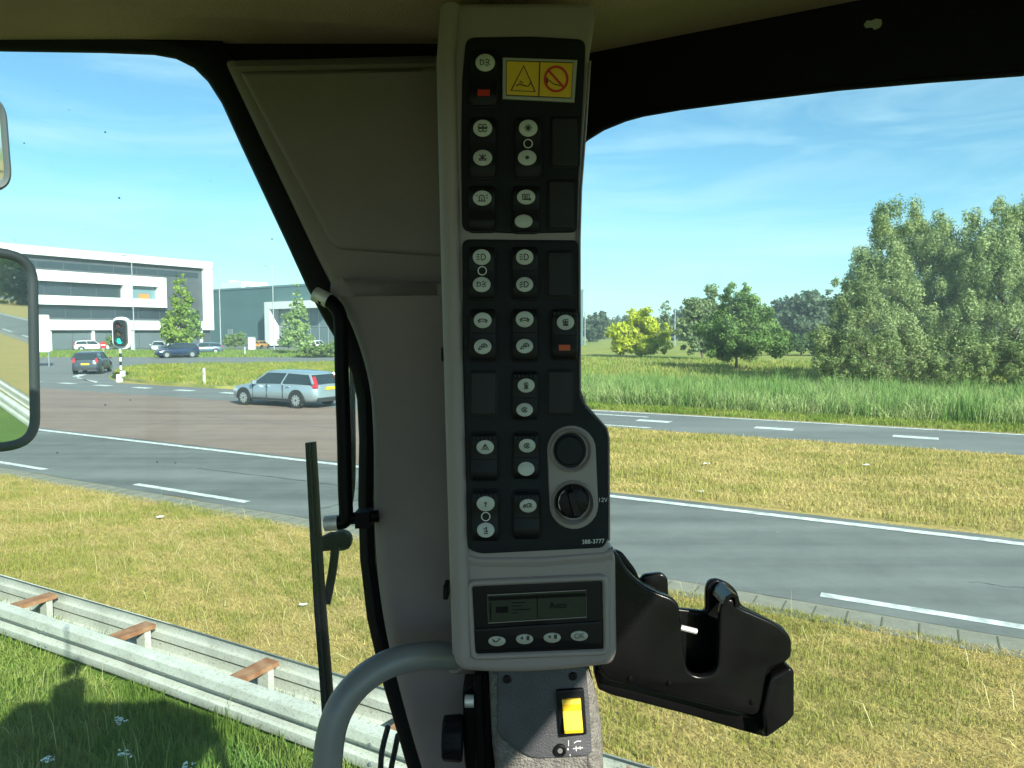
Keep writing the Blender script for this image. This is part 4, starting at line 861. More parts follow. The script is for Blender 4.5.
def rim(name, px, w, h): mb = MB(); ringlip(mb, px, DC + .0005, w, h); return mb.build(name, M_HOUSE, con, smooth=True, sharp=60)
grow = lambda p, d: inset(p, -d)
fp1 = MB(); plate(fp1, f1, DC - .0025, .004, .0012, 3); fp1 = fp1.build('upper_faceplate', M_FACE, con, smooth=True, sharp=40)
fp2 = MB(); plate(fp2, f2, DC - .0025, .004, .0012, 3); fp2 = fp2.build('lower_faceplate', M_FACE, con, smooth=True, sharp=40)
# raised spine along the left edge of the housing
mb = MB(); sp_ = [(449, 6), (445, 60), (447, 150), (450, 280), (454, 420), (458, 560), (461, 655)]
mb.rings([[K(*loc(x + dx, y, DC), DC + dz) for dx, dz in ((-9, .004), (-6, -.003), (0, -.0065), (7, -.006), (11, -.001), (12, .004))] for x, y in sp_]); mb.build('housing_spine', M_HOUSE, con, smooth=True, sharp=80)
mb = MB(); sp_ = [(590, 62), (585.5, 130), (581, 190), (579.6, 240), (580, 390), (585, 404), (606.5, 428), (608.6, 438), (609, 540)]
mb.rings([[K(*loc(x + dx, y, DC), DC + dz) for dx, dz in ((-1.6, .002), (-1.2, -.002), (0, -.0032), (1.0, -.002), (1.4, .002))] for x, y in sp_]); mb.build('housing_edge', M_HOUSE, con, smooth=True, sharp=80)
mb = MB(); sw_ = [(466, 557), (480, 560.5), (540, 560), (604, 555), (613, 551)]
mb.rings([[K(*loc(x, y + dy, DC), DC + dz) for dy, dz in ((-4, .002), (-2.5, -.0012), (-.5, -.0022), (3, -.0014), (8, .0004), (14, .002))] for x, y in sw_]); mb.build('housing_brow', M_HOUSE, con, smooth=True, sharp=80)

ARC = lambda cx, cy, r, a0, a1, n=9, ry=None: [(cx + r * math.cos(R(a)), cy + (ry or r) * math.sin(R(a))) for a in np.linspace(a0, a1, n)]
ICONS = {   # strokes in lens units (x right, y down)
 'fan': [ARC(-.25, -.25, .22, 0, 330), ARC(.25, -.25, .22, 0, 330), ARC(-.25, .28, .22, 0, 330), ARC(.25, .28, .22, 0, 330), [(-.6, 0), (.6, 0)]],
 'heat': [ARC(0, 0, .2, 0, 330), [(-.4, -.4), (.4, .4)], [(.4, -.4), (-.4, .4)], [(0, -.5), (0, .5)], [(-.45, .1), (-.2, .45)], [(.45, .1), (.2, .45)]],
 'star': [[(-.45, 0), (.45, 0)], [(0, -.5), (0, .5)], [(-.3, -.35), (.3, .35)], [(.3, -.35), (-.3, .35)], ARC(0, 0, .12, 0, 330)],
 'smallstar': [[(-.25, 0), (.25, 0)], [(0, -.3), (0, .3)], [(-.18, -.2), (.18, .2)], [(.18, -.2), (-.18, .2)]],
 'beacon': [ARC(-.05, -.1, .3, 180, 360), [(-.35, -.1), (-.35, .45)], [(.25, -.1), (.25, .45)], [(-.5, .45), (.4, .45)], [(-.05, -.1), (-.05, .4)], [(.45, -.3), (.65, -.45)], [(.48, 0), (.7, 0)], [(-.55, -.3), (-.7, -.4)]],
 'screen': [[(-.45, -.35), (.4, -.4), (.4, .4), (-.45, .4), (-.45, -.35)], [(-.25, -.1), (.2, -.15), (.2, .3), (-.25, .3), (-.25, -.1)], ARC(.45, .35, .12, 0, 330), [(-.1, -.1), (0, .3)]],
 'lamp': [ARC(.05, 0, .42, -90, 90), [(.05, -.42), (-.05, -.42), (-.05, .42), (.05, .42)], [(-.25, -.32), (-.62, -.32)], [(-.25, 0), (-.65, 0)], [(-.25, .32), (-.62, .32)]],
 'lamp2': [ARC(.05, 0, .42, -90, 90), [(.05, -.42), (-.05, -.42), (-.05, .42), (.05, .42)], [(-.25, -.38), (-.6, -.2)], [(-.25, -.05), (-.65, .12)], [(-.25, .28), (-.62, .45)]],
 'sidelamp': [[(-.55, -.35), (-.55, .35), (-.15, .2), (-.15, -.2), (-.55, -.35)], [(.05, -.3), (.3, -.4)], [(.05, 0), (.4, 0)], [(.05, .3), (.3, .4)], [(.5, -.35), (.3, 0), (.5, .35)]],
 'axle': [[(-.6, .1), (-.35, -.15), (.35, -.15), (.6, .1)], ARC(-.4, .15, .14, 0, 330), ARC(.4, .15, .14, 0, 330), [(-.15, .15), (.15, .15)]],
 'bucket': [ARC(.2, -.05, .35, 150, 400), [(-.55, .4), (-.3, 0), (.1, .2)], [(-.55, .45), (-.1, .35)], ARC(.2, -.05, .12, 0, 330)],
 'work': [[(-.35, -.3), (.3, -.45), (.3, .1), (-.3, .1), (-.35, -.3)], [(-.3, -.05), (.3, -.1)], [(-.3, .3), (.35, .3)], [(-.3, .45), (.35, .45)], [(0, -.3), (0, .4)]],
 'plug': [ARC(0, -.15, .28, 0, 330), [(-.1, -.2), (.1, -.2)], [(-.1, -.05), (.1, -.05)], [(-.25, .25), (.25, .25)], [(-.3, .45), (.3, .45)], [(0, .15), (0, .5)]],
 'hazard': [[(0, -.5), (.45, .35), (-.45, .35), (0, -.5)], [(0, -.25), (.22, .2), (-.22, .2), (0, -.25)]],
 'coil': [ARC(0, 0, .4, 30, 330, 13, .36), [(-.2, -.1), (.2, -.1)], [(-.2, .1), (.2, .1)]],
 'dot': [ARC(0, -.1, .12, 0, 330), [(0, .1), (0, .45)]], 'crane': [[(.1, -.5), (.1, .3)], [(-.25, .45), (.3, .45)], [(.1, -.4), (-.3, -.1)], [(-.2, .15), (.3, .15)]],
 'horn': [ARC(.15, -.05, .35, 100, 330), [(-.65, .3), (-.45, -.3)], ARC(.3, 0, .15, 0, 330), [(.2, .05), (.45, .25)], [(-.3, -.2), (-.45, .35)]],
}
sws = []
def rocker(cx, y0, y1, w, lenses, ring=None, split=None, red=None, look='flat', leds=False, lab=None):
    D = DC - .0025; x0, x1 = cx - w / 2, cx + w / 2
    # the rocker bows: its two ends stand out, the middle dips, or the top leans back
    mb = MB(); out = rrect(x0, y0, x1, y1, 4.5, 5)
    bz = MB(); plate(bz, grow(out, 1.4), D - .0012, .003, .0008, 2)
    ys = np.linspace(y0, y1, 9); rows = []
    hgt = lambda v: .0048 + .0028 * abs(2 * v - 1) ** 1.3 - .004 * max(0, abs(2 * v - 1) - .82) / .18
    for y in ys:
        v = (y - y0) / (y1 - y0); hw = w / 2 - (1.6 if (v < .03 or v > .97) else 0); h_ = hgt(v)
        rows.append([K(*loc(cx + x, y, D), D - z) for x, z in ((-hw, 0), (-hw, h_ - .0014), (-hw + .5, h_ - .0005), (-hw + 1.6, h_), (hw - 1.6, h_), (hw - .5, h_ - .0005), (hw, h_ - .0014), (hw, 0))])
    mb.rings(rows); s = mb.build('rocker_switch', M_SWITCH, con, smooth=True, sharp=50)
    bz.build('bezel', M_FACE, s, smooth=True, sharp=40)
    if lab: s['label'] = lab
    Z = lambda y: D - hgt((y - y0) / (y1 - y0))
    if split:
        m2 = MB(); q = Z(split); m2.rings([[K(*loc(x, split + dy, D), q + dz) for dy, dz in ((-.7, .0004), (-.5, -.0002), (.5, -.0002), (.7, .0004))] for x in (x0 + 1, x1 - 1)]); m2.build('split_line', M_RUBBER, s)
    for (lx, ly, ic, rx, ry) in lenses:
        # a lens follows the slope of the rocker under it
        sl = (Z(ly + 5) - Z(ly - 5)) / 10
        m2 = MB(); el = ellipse(lx, ly, rx, ry, 28); base = [K(*loc(x, y, D), Z(ly) + sl * (y - ly) + .0002) for x, y in el]; top = [K(*loc(x, y, D), Z(ly) + sl * (y - ly) - .0008) for x, y in inset(el, .0)]
        m2.rings([base, top, [K(*loc(x, y, D), Z(ly) + sl * (y - ly) - .0011) for x, y in ellipse(lx, ly, rx * .93, ry * .93, 28)]]); m2.build('lens', M_LENS, s, smooth=True)
        if ic:
            m3 = MB()
            for st in ICONS[ic]:
                pts = [Vector((lx + a * rx * .92, ly + b * ry * .92)) for a, b in st]
                n = len(pts); l_, r2 = [], []
                for i, p in enumerate(pts):
                    t = (pts[min(i + 1, n - 1)] - pts[max(i - 1, 0)]); t = t.normalized() if t.length else Vector((1, 0)); nn = Vector((-t.y, t.x)) * .52; l_.append(p + nn); r2.append(p - nn)
                vs = [K(*loc(q.x, q.y, D), Z(ly) + sl * (q.y - ly) - .0014) for q in l_ + r2]
                m3.add(vs, [(i, i + 1, n + i + 1, n + i) for i in range(n - 1)])
            m3.build('icon', M_ICON, s)
    if ring:
        m2 = MB(); q = Z(ring[1]) - .0008; el = ellipse(ring[0], ring[1], 4.6, 4.6, 20); i2 = ellipse(ring[0], ring[1], 3.7, 3.7, 20)
        vs = [K(*loc(x, y, D), q) for x, y in el + i2]; m2.add(vs, [(i, (i + 1) % 20, 20 + (i + 1) % 20, 20 + i) for i in range(20)]); m2.build('ring_mark', M_MARK, s)
    if red:
        m2 = MB(); rx, ry, a, b = red[:4]; sl = (Z(ry + 3) - Z(ry - 3)) / 6
        m2.rings([[K(*loc(rx + x * a, ry + y * b, D), Z(ry) + sl * y * b - dz) for x, y in ((-1, -1), (1, -1), (1, 1), (-1, 1))] for dz in (-.0002, .0011)]); m2.build('indicator', red[4], s)
    if leds:
        m2 = MB()
        for k in range(6):
            x = cx - 10 + k * 4; y = y0 + 4.2; m2.rings([[K(*loc(x + a * 1.3, y + b * 1.2, D), Z(y) - dz) for a, b in ((-1, -1), (1, -1), (1, 1), (-1, 1))] for dz in (-.0002, .0006)])
        m2.build('indicator_row', M_BLANK if leds is True else leds, s)
    sws.append(s); return s
def blank(x0, y0, x1, y1):
    mb = MB(); plate(mb, rrect(x0, y0, x1, y1, 3, 4), DC - .0055, .004, .0012, 3); b = mb.build('blank_cover', M_BLANK, con, smooth=True, sharp=40)
    mb = MB(); plate(mb, rrect(x0 - 2, y0 - 2, x1 + 2, y1 + 2, 4, 4), DC - .0032, .002, .0005, 2); mb.build('surround', M_SWITCH, b, smooth=True, sharp=40)
A_, B_ = 9.6, 8.0
rocker(484, 52, 107, 28, [(485.5, 66, 'sidelamp', 9.6, 8.2)], red=(484, 96, 6, 3.2, M_REDL), lab='top switch with a red indicator')
rocker(483, 119, 178, 27, [(483, 131, 'fan', 9.4, 8), (483, 160, 'heat', 9.4, 8)])
rocker(528, 119, 178, 27, [(528, 131, 'star', 9.2, 8), (527, 160, 'smallstar', 9.2, 7.8)], ring=(528, 145.8))
rocker(482, 187, 231, 27, [(482.5, 200, 'beacon', 9.2, 7.2)], split=213)
rocker(526, 187, 232, 27, [(526, 199, 'screen', 9, 7), (523.5, 223, None, 8.8, 6.8)], split=212)
blank(552, 118, 578, 166); blank(549, 181, 574, 228)
rocker(482, 248, 299, 26, [(482, 258.5, 'lamp', 8.8, 7.6), (482, 285.5, 'sidelamp', 8.8, 7.6)], ring=(482.5, 271.8), split=272)
rocker(525, 248, 299, 26, [(524.5, 258.5, 'lamp', 8.6, 7.4), (524.5, 285.5, 'lamp2', 8.4, 7.4)], split=271.6)
blank(548, 252, 571, 296)
rocker(483, 310, 361, 27, [(483, 321, 'axle', 8.8, 7.6), (483, 347, 'bucket', 8.6, 7.4)], split=333.5)
rocker(525, 310, 361, 26, [(524.5, 320, 'axle', 8.8, 7.8), (524.5, 346.5, 'bucket', 8.4, 7.2)], split=333)
rocker(564.5, 310, 359, 26, [(565, 323, 'work', 8.6, 7.4)], split=336, red=(564, 348, 5.6, 2.8, M_AMBERL), leds=True, lab='switch with an orange indicator bar')
blank(471, 372, 496, 415); blank(548, 371, 572, 414)
rocker(525, 372, 419, 26, [(526, 385.5, 'plug', 8.4, 7), (524.5, 409.5, 'coil', 8.2, 6.6)], split=398, leds=True)
rocker(484.5, 433, 480, 27, [(485.5, 446.5, 'hazard', 8.6, 7)], split=459, leds=True, lab='switch marked with a warning triangle')
rocker(526, 433, 478, 26, [(527, 445, 'coil', 8.2, 6.8), (526, 468, None, 8.2, 6.8)], split=457, leds=True)
rocker(485.5, 490, 540, 27, [(486, 502.5, 'dot', 8.9, 7.6), (486, 528.5, 'crane', 8.6, 7.2)], ring=(486, 515.4), leds=True)
rocker(526.5, 491, 538, 27, [(528, 504.5, 'horn', 8.4, 6.8)], split=517, leds=True)
# warning decal
dc = MB(); plate(dc, [(502.5, 57), (577.5, 59.5), (574.5, 102), (502.5, 98.5)], DC - .0045, .003, .001, 2); dec = dc.build('warning_decal', mat('decal_border', (.33, .33, .30), .45), con); D9 = DC - .0045
def dpt(u, v):  # 0..1 over the decal
    a = Vector((506.5, 61)); b = Vector((573.2, 63)); c = Vector((571, 98.3)); d = Vector((506.5, 95.4)); return tuple((a.lerp(b, u)).lerp(d.lerp(c, u), v))
mb = MB(); disc(mb, [dpt(0, 0), dpt(.498, 0), dpt(.498, 1), dpt(0, 1)], D9, .0003); disc(mb, [dpt(.502, 0), dpt(1, 0), dpt(1, 1), dpt(.502, 1)], D9, .0003); mb.build('yellow_field', M_DECALY, dec)
mb = MB(); stroke(mb, [dpt(.0, .0), dpt(1, 0), dpt(1, 1), dpt(0, 1)], D9, 1.0, .0006, True); stroke(mb, [dpt(.5, 0), dpt(.5, 1)], D9, 1.2, .0006)
stroke(mb, [dpt(.26, .13), dpt(.44, .86), dpt(.07, .86)], D9, 1.7, .0006, True)
stroke(mb, [dpt(.15, .72), dpt(.20, .66), dpt(.27, .70), dpt(.33, .72), dpt(.37, .62)], D9, 1.1, .0006); stroke(mb, [dpt(.20, .58), dpt(.25, .62)], D9, 1.0, .0006)
disc(mb, [dpt(.58, .5), dpt(.62, .42), dpt(.64, .55), dpt(.62, .68), dpt(.585, .66)], D9, .0005); stroke(mb, [dpt(.64, .5), dpt(.72, .62), dpt(.83, .66)], D9, 1.0, .0005)
mb.build('black_print', M_ICON, dec)
mb = MB(); ce = dpt(.755, .48); stroke(mb, ellipse(ce[0], ce[1], 11.2, 12.2, 32), D9, 2.4, .0008, True); stroke(mb, [(ce[0] - 7.6, ce[1] - 8.4), (ce[0] + 7.6, ce[1] + 8.4)], D9, 2.3, .0009); mb.build('red_print', M_DECALR, dec)
# power socket and knob plate
D8 = DC - .0025; capsule = lambda r, g=0: ARC(571.5, 450, r, 180, 360, 14) + ARC(574, 505, r, 0, 180, 14)
mb = MB(); plate(mb, capsule(24.5), D8 - .002, .003, .0015, 3); sk = mb.build('socket_plate', M_HOUSE, con, smooth=True, sharp=40)
for (cx, cy, nm) in ((571, 450, 'socket'), (573, 502, 'knob')):
    mb = MB(); n = 36; prof = [(21.5, .0), (21.2, -.0035), (19.8, -.0045), (18.5, -.003), (16.5, .0015)]
    mb.rings([[K(*loc(cx + r_1 * math.cos(2 * math.pi * k / n), cy + r_1 * 1.02 * math.sin(2 * math.pi * k / n), D8), D8 - .002 + dz) for k in range(n)] for r_1, dz in prof], False, False)
    mb.build(nm + '_ring', M_HOUSE, sk, smooth=True, sharp=60)
mb = MB(); n = 36; mb.rings([[K(*loc(569 + r_1 * math.cos(2 * math.pi * k / n), 450 + r_1 * 1.06 * math.sin(2 * math.pi * k / n), D8), D8 - dz) for k in range(n)] for r_1, dz in ((17.5, .0), (17, .002), (14, .0022), (13.6, .006), (12.6, .0072), (6, .0076), (1, .0076))]); mb.build('socket_cap', M_FACE, con, smooth=True, sharp=45)
mb = MB(); 
def knobring(r0, dz, flute=0): return [K(*loc(572 + (r0 + flute * math.cos(12 * 2 * math.pi * k / 72)) * math.cos(2 * math.pi * k / 72), 500 + (r0 + flute * math.cos(12 * 2 * math.pi * k / 72)) * 1.05 * math.sin(2 * math.pi * k / 72), D8), D8 - dz) for k in range(72)]
mb.rings([knobring(17.5, 0), knobring(16.5, .003), knobring(15.5, .0035), knobring(14.6, .012, .5), knobring(13.8, .0145, .5), knobring(12, .0152), knobring(1, .0155)]); kb = mb.build('fan_knob', M_GLOSSB, con, smooth=True, sharp=40)
mb = MB(); mb.rings([[K(*loc(572 + x * .97 + y * .26, 500 + y * .97 - x * .26, D8), D8 - dz) for x, y in rrect(-3.6 * q, -13.6 * q, 3.6 * q, 13.6 * q, 3, 4)] for q, dz in ((1.15, .013), (1, .021), (.85, .0235))]); mb.build('knob_grip', M_GLOSSB, kb, smooth=True)
mb = MB(); mb.tube([K(*loc(x, y, D8), D8 - .0135) for x, y in ARC(572, 500, 14.2, 150, 235, 10)], .0006, 6); mb.build('knob_highlight_arc', M_CHROME, kb, smooth=True)  # bright metal arc modelled in place of a highlight on the rim
text_mesh('volt_text', '12V', .0050, M_MARK, con, K(*loc(602.8, 500, D8), D8 - .0006), RT, UP)
text_mesh('part_number_text', '388-3777', .0050, M_MARK, con, K(*loc(593, 541.5, D8), D8 - .0006), (RT + UP * .05).normalized(), (UP - RT * .05).normalized())
text_mesh('small_plate_text', '388-3771', .0028, M_BLANK, con, K(*loc(566, 229.3, D8), D8 - .0006), RT, UP)
# the display
mb = MB(); ringlip(mb, grow(round_poly([(469, 583), (605, 577), (606, 648), (603, 651), (473, 656)], [6, 6, 5, 5, 6], 4), 4.0), DC + .0005, .0062, .0045); mb.build('display_rim', M_HOUSE, con, smooth=True, sharp=70)
mb = MB(); plate(mb, round_poly([(470, 584), (604, 578), (605, 649), (473, 655)], 5, 5), DC - .0012, .003, .0008, 2); dsp = mb.build('display_panel', M_GLOSSB, con, smooth=True, sharp=40)
D7 = DC - .0012
mb = MB(); plate(mb, [(487.5, 595), (586, 590), (586.5, 617), (488.5, 623)], D7 - .0012, .0014, .0004, 1); mb.build('screen', M_LCD, dsp)
mb = MB(); stroke(mb, [(537, 594), (537.5, 619)], D7 - .0013, .8); stroke(mb, [(489, 599), (586, 594.5)], D7 - .0013, 3.4); disc(mb, [(496, 607), (508, 606.4), (508, 612.5), (496, 613.2)], D7 - .0013)
for k in range(4): stroke(mb, [(512, 603 + k * 3.4), (512 + (14, 9, 18, 6)[k], 602.4 + k * 3.4)], D7 - .0013, .8)
stroke(mb, [(490.5, 602), (490.8, 620)], D7 - .0013, 1.2); mb.build('screen_marks', M_LCDINK, dsp)
text_mesh('screen_text', 'Auto', .0072, M_LCDINK, dsp, K(*loc(558, 605, D7), D7 - .0017), (RT + UP * .05).normalized(), (UP - RT * .05).normalized())
mb = MB(); stroke(mb, [(487.3, 595), (586, 590), (586.6, 617), (488.4, 623)], D7 - .0013, .7, .0004, True); mb.build('screen_border', M_HOUSE, dsp)
mb = MB(); plate(mb, round_poly([(474, 629), (602, 621), (603, 646), (476, 652)], 3, 3), D7 - .0015, .002, .0009, 2); mb.build('button_strip', M_GLOSSB, dsp, smooth=True, sharp=40)
M_BTN = mat('display_button', (.34, .34, .29), .45)
for i, (cx, cy) in enumerate(((497, 640), (524.5, 638), (552, 636.6), (579, 634.8))):
    mb = MB(); el = ellipse(cx, cy, 8.6, 4.9, 26); mb.rings([[K(*loc(x, y, D7), D7 - .0013) for x, y in el], [K(*loc(x, y, D7), D7 - .0030) for x, y in el], [K(*loc(x, y, D7), D7 - .0034) for x, y in ellipse(cx, cy, 7.7, 4.2, 26)]]); bt = mb.build('display_button', M_BTN, con, smooth=True)
    m3 = MB(); DD = D7 - .0035
    if i == 0: stroke(m3, [(cx - 4, cy + .8), (cx - 1, cy + 2.2), (cx + 3.5, cy - 1.5), (cx + 1, cy - 2)], DD, 1.1); stroke(m3, [(cx - 4.2, cy - 1.2), (cx - 4, cy + 1), (cx - 1.8, cy + .4)], DD, 1.0)
    if i in (1, 2):
        sg = -1 if i == 1 else -1; disc(m3, [(cx - 1.4, cy - 1.9), (cx - 1.4, cy + 1.9), (cx - 4.6, cy)], DD) if i == 1 else disc(m3, [(cx - 4.4, cy), (cx - 1.2, cy - 1.9), (cx - 1.2, cy + 1.9)], DD)
        disc(m3, [(cx + 2, cy - 2.2), (cx + 5, cy - 2.2), (cx + 5, cy + 2.2), (cx + 2, cy + 2.2)], DD)
    if i < 3: m3.build('icon', M_ICON, bt)
    else: text_mesh('button_text', 'OK', .0060, M_ICON, bt, K(*loc(cx, cy, D7), DD), (RT + UP * .05).normalized(), (UP - RT * .05).normalized())
for q in ((444, 354), (446, 593)): mb = MB(); plate(mb, rrect(q[0] - 3, q[1] - 7, q[0] + 2, q[1] + 7, 1.5, 3), DC + .005, .02, .001, 2); mb.build('clip', M_RUBBER, con)

# ------------------------------------------------------------------ the lower column with the yellow rocker
low = thing('lower_column', 'textured dark column with a yellow rocker switch and key lock', 'control column', tuple(K(*loc(545, 768, .69), .69)))
DL = .655
mb = MB(); plate(mb, round_poly([(488, 668), (588, 664), (596, 690), (604, 730), (607, 830), (505, 830), (492, 760), (489, 700)], [3, 3, 20, 30, 3, 3, 20, 20], 5), DL, .09, .016, 6); mb.build('column_body', mat('textured_plastic', (.16, .155, .14), .7, var=.25, scale=160, bump=.5, bscale=420), low, smooth=True, sharp=40)
mb = MB(); plate(mb, round_poly([(497, 668), (586, 666), (589, 700), (592, 752), (588, 757), (530, 760), (497, 736)], [3, 3, 6, 6, 6, 14, 8], 4), DL - .004, .006, .002, 3); fpl = mb.build('cover_plate', mat('cover_plate', (.055, .058, .065), .6, bump=.25, bscale=700, var=.15, scale=50), low, smooth=True, sharp=40)
DP = DL - .004
for q in ((507, 679), (573, 676)):
    mb = MB(); n = 14; mb.rings([[K(*loc(q[0] + r_1 * math.cos(2 * math.pi * k / n), q[1] + r_1 * math.sin(2 * math.pi * k / n), DP), DP - dz) for k in range(n)] for r_1, dz in ((4.2, -.001), (4.2, .0012), (3, .002), (1.6, .002), (1.5, .001))]); mb.build('screw', M_GLOSSB, low, smooth=True)
mb = MB(); plate(mb, round_poly([(556, 691), (584, 689), (587, 735), (560, 738)], 2, 3), DP - .004, .006, .0012, 2); bz = mb.build('rocker_bezel', M_SWITCH, low, smooth=True, sharp=40)
mb = MB(); rows = []
for v in np.linspace(0, 1, 9):
    y = 697 + 32 * v; xl = 561.5 + 2.3 * v; hh_ = .0050 + .011 * abs(v - .38) - (.003 if v in (0, 1) else 0)
    rows.append([K(*loc(x, y - (x - xl) * .05, DP), DP - z) for x, z in ((xl, .002), (xl, hh_ - .0006), (xl + 1, hh_), (xl + 17.5, hh_), (xl + 18.5, hh_ - .0006), (xl + 18.5, .002))])
mb.rings(rows); mb.build('yellow_rocker', M_YEL, low, smooth=True, sharp=30)
mb = MB(); n = 24; mb.rings([[K(*loc(560 + r_1 * math.cos(2 * math.pi * k / n), 749.5 + r_1 * math.sin(2 * math.pi * k / n), DP), DP - dz) for k in range(n)] for r_1, dz in ((6, -.001), (6, .003), (5.2, .0036), (3.8, .0036), (3.5, .0015))]); lk = mb.build('key_lock', M_GLOSSB, low, smooth=True, sharp=40)
mb = MB(); mb.rings([[K(*loc(560 + x, 749.5 + y, DP), DP - .0016 - dz) for x, y in ellipse(0, 0, 2.6, 2.6, 14)] for dz in (0, .001)]); mb.build('lock_core', mat('lock_metal', (.16, .16, .155), .5, .3), lk)
mb = MB(); stroke(mb, [(568.5, 740), (568.5, 746)], DP, .7); stroke(mb, [(568, 748), (568, 750)], DP, 1.2); stroke(mb, [(574, 743), (577, 741), (581, 741)], DP, .9); stroke(mb, [(573, 748.5), (583, 747.5)], DP, .9); stroke(mb, [(576, 746), (576.3, 751)], DP, .8); stroke(mb, [(580, 746), (580.3, 749.5)], DP, .8); stroke(mb, [(570, 754), (570.2, 756)], DP, .7); mb.build('white_pictogram', M_MARK, fpl)
# adjusting knob and bracket left of it
kn = thing('adjusting_knob', 'ribbed black adjusting knob on a bolted bracket', 'knob', tuple(K(*loc(462, 740, .69), .69)))
mb = MB(); plate(mb, round_poly([(462, 690), (486, 672), (492, 690), (494, 800), (470, 800), (464, 760)], 3, 3), .68, .05, .003, 2); mb.build('bracket', M_BLKMET, kn)
mb = MB(); plate(mb, round_poly([(474, 676), (482, 674), (485, 770), (476, 772)], 2, 3), .668, .012, .002, 2); mb.build('bracket_rib', M_BLKMET, kn)
mb = MB(); c = K(*loc(453.5, 738, .675), .675); n = 60; sc_ = .675 / FPX
mb.rings([[c + RT * (dx * sc_) + (UP * math.sin(2 * math.pi * k / n) + FW * math.cos(2 * math.pi * k / n)) * (r_1 + .8 * math.cos(10 * 2 * math.pi * k / n)) * sc_ for k in range(n)] for dx, r_1 in ((-11, 12), (-10.5, 19), (-9, 20.5), (7, 21.5), (9, 20), (9.5, 12))]); mb.build('knob', M_RUBBER, kn, smooth=True, sharp=40)
mb = MB(); c = K(*loc(465, 701, .67), .67); mb.tube([c, c + RT * .008], .0055, 12); mb.build('bolt', M_CHROME, kn, smooth=True)

# ------------------------------------------------------------------ phone holder
hol = thing('phone_holder', 'empty glossy black cradle bolted beside the display', 'holder', tuple(K(*loc(690, 700, .66), .66)))
DH = .65
fr_ = [(611, 549), (617, 553), (628, 571), (641, 584), (658, 593), (672, 598), (679, 604), (681, 622), (684, 655), (688, 672), (698, 677), (712, 675), (718, 668), (719, 640), (720, 610), (724, 600), (733, 598), (738, 607), (752, 613), (775, 623), (789, 634), (792, 641), (792, 658), (783, 664), (768, 670), (764, 690), (765, 706), (757, 716), (735, 713), (690, 701), (640, 688), (606, 680), (598, 668), (607, 600)]
fr_ = round_poly(fr_, 5, 2)
mb = MB(); plate(mb, fr_, DH, .007, .0025, 4); mb.build('front_wall', M_HOLD, hol, smooth=True, sharp=45)
bk = round_poly([(611, 549), (622, 552), (636, 570), (640, 580), (644, 575), (662, 573), (668, 578), (669, 600), (672, 608), (706, 612), (706, 590), (709, 581), (718, 579), (730, 584), (738, 592), (741, 606), (760, 615), (785, 628), (790, 640), (786, 664), (764, 712), (690, 700), (606, 676)], [3, 4, 5, 2, 4, 5, 4, 5, 4, 4, 4, 4, 4, 5, 5, 8, 8, 5, 5, 5, 5, 3, 3], 3)
mb = MB(); plate(mb, bk, DH + .038, .006, .002, 3); mb.build('back_wall', M_HOLD, hol, smooth=True, sharp=45)
def hpt(x, y, dz=0.0): return K(*loc(x, y, DH), DH + dz)
def bridge(name, pts, d0, d1, w):      # a wall joining front and back along pts
    mb = MB(); rr = []
    for i, (x, y) in enumerate(pts):
        a = Vector(pts[max(i - 1, 0)]); b = Vector(pts[min(i + 1, len(pts) - 1)]); t = (b - a).normalized(); nx, ny = -t.y * w, t.x * w
        rr.append([hpt(x, y, d0), hpt(x + nx, y + ny, d0), hpt(x + nx, y + ny, d1), hpt(x, y, d1)])
    mb.rings(rr); return mb.build(name, M_HOLD, hol, smooth=True, sharp=50)
bridge('side_wall', [(790, 640), (790, 660), (772, 671), (765, 690), (764, 710)], .004, .042, 3)
bridge('floor', [(764, 711), (735, 707), (690, 695), (640, 682), (606, 674)], .004, .042, 3)
bridge('end_wall', [(610, 674), (609, 600), (613, 552)], .004, .042, 3)
bridge('clip_horn', [(722, 604), (725, 596), (732, 592), (738, 596), (739, 606)], -.002, .040, 4)
bridge('left_lip', [(613, 552), (624, 568), (640, 584), (660, 594), (677, 603)], .001, .018, 2.5)
mb = MB(); mb.tube([hpt(x, y, .012) for x, y in ((684, 632), (700, 636))], .0025, 8); mb.build('inner_pin', M_CHROME, hol, smooth=True)
bs_ = round_poly([(596, 668), (612, 672), (640, 686), (690, 698), (740, 711), (757, 716), (763, 712), (765, 690), (764, 682), (768, 676), (786, 667), (792, 668), (794, 676), (794, 715), (789, 722), (773, 735), (766, 738), (740, 731), (690, 716), (640, 703), (612, 696), (598, 690)], 3, 3)
mb = MB(); plate(mb, bs_, DH + .016, .035, .003, 4); mb.build('base_bracket', M_HOLD, hol, smooth=True, sharp=45)
mb = MB(); plate(mb, round_poly([(766, 739), (763, 713), (769, 686), (772, 677), (790, 667), (795, 671), (795, 716), (788, 724)], 3, 4), DH - .006, .05, .003, 4); mb.build('end_tab', M_HOLD, hol, smooth=True, sharp=45)
for q in ((669, 683), (752, 702), (630, 678)):
    mb = MB(); n = 12; mb.rings([[K(*loc(q[0] + r_1 * math.cos(2 * math.pi * k / n), q[1] + r_1 * math.sin(2 * math.pi * k / n), DH), DH - dz) for k in range(n)] for r_1, dz in ((2.4, -.001), (2.4, .0014), (1.4, .0022))]); mb.build('rivet', M_BLKMET, hol)

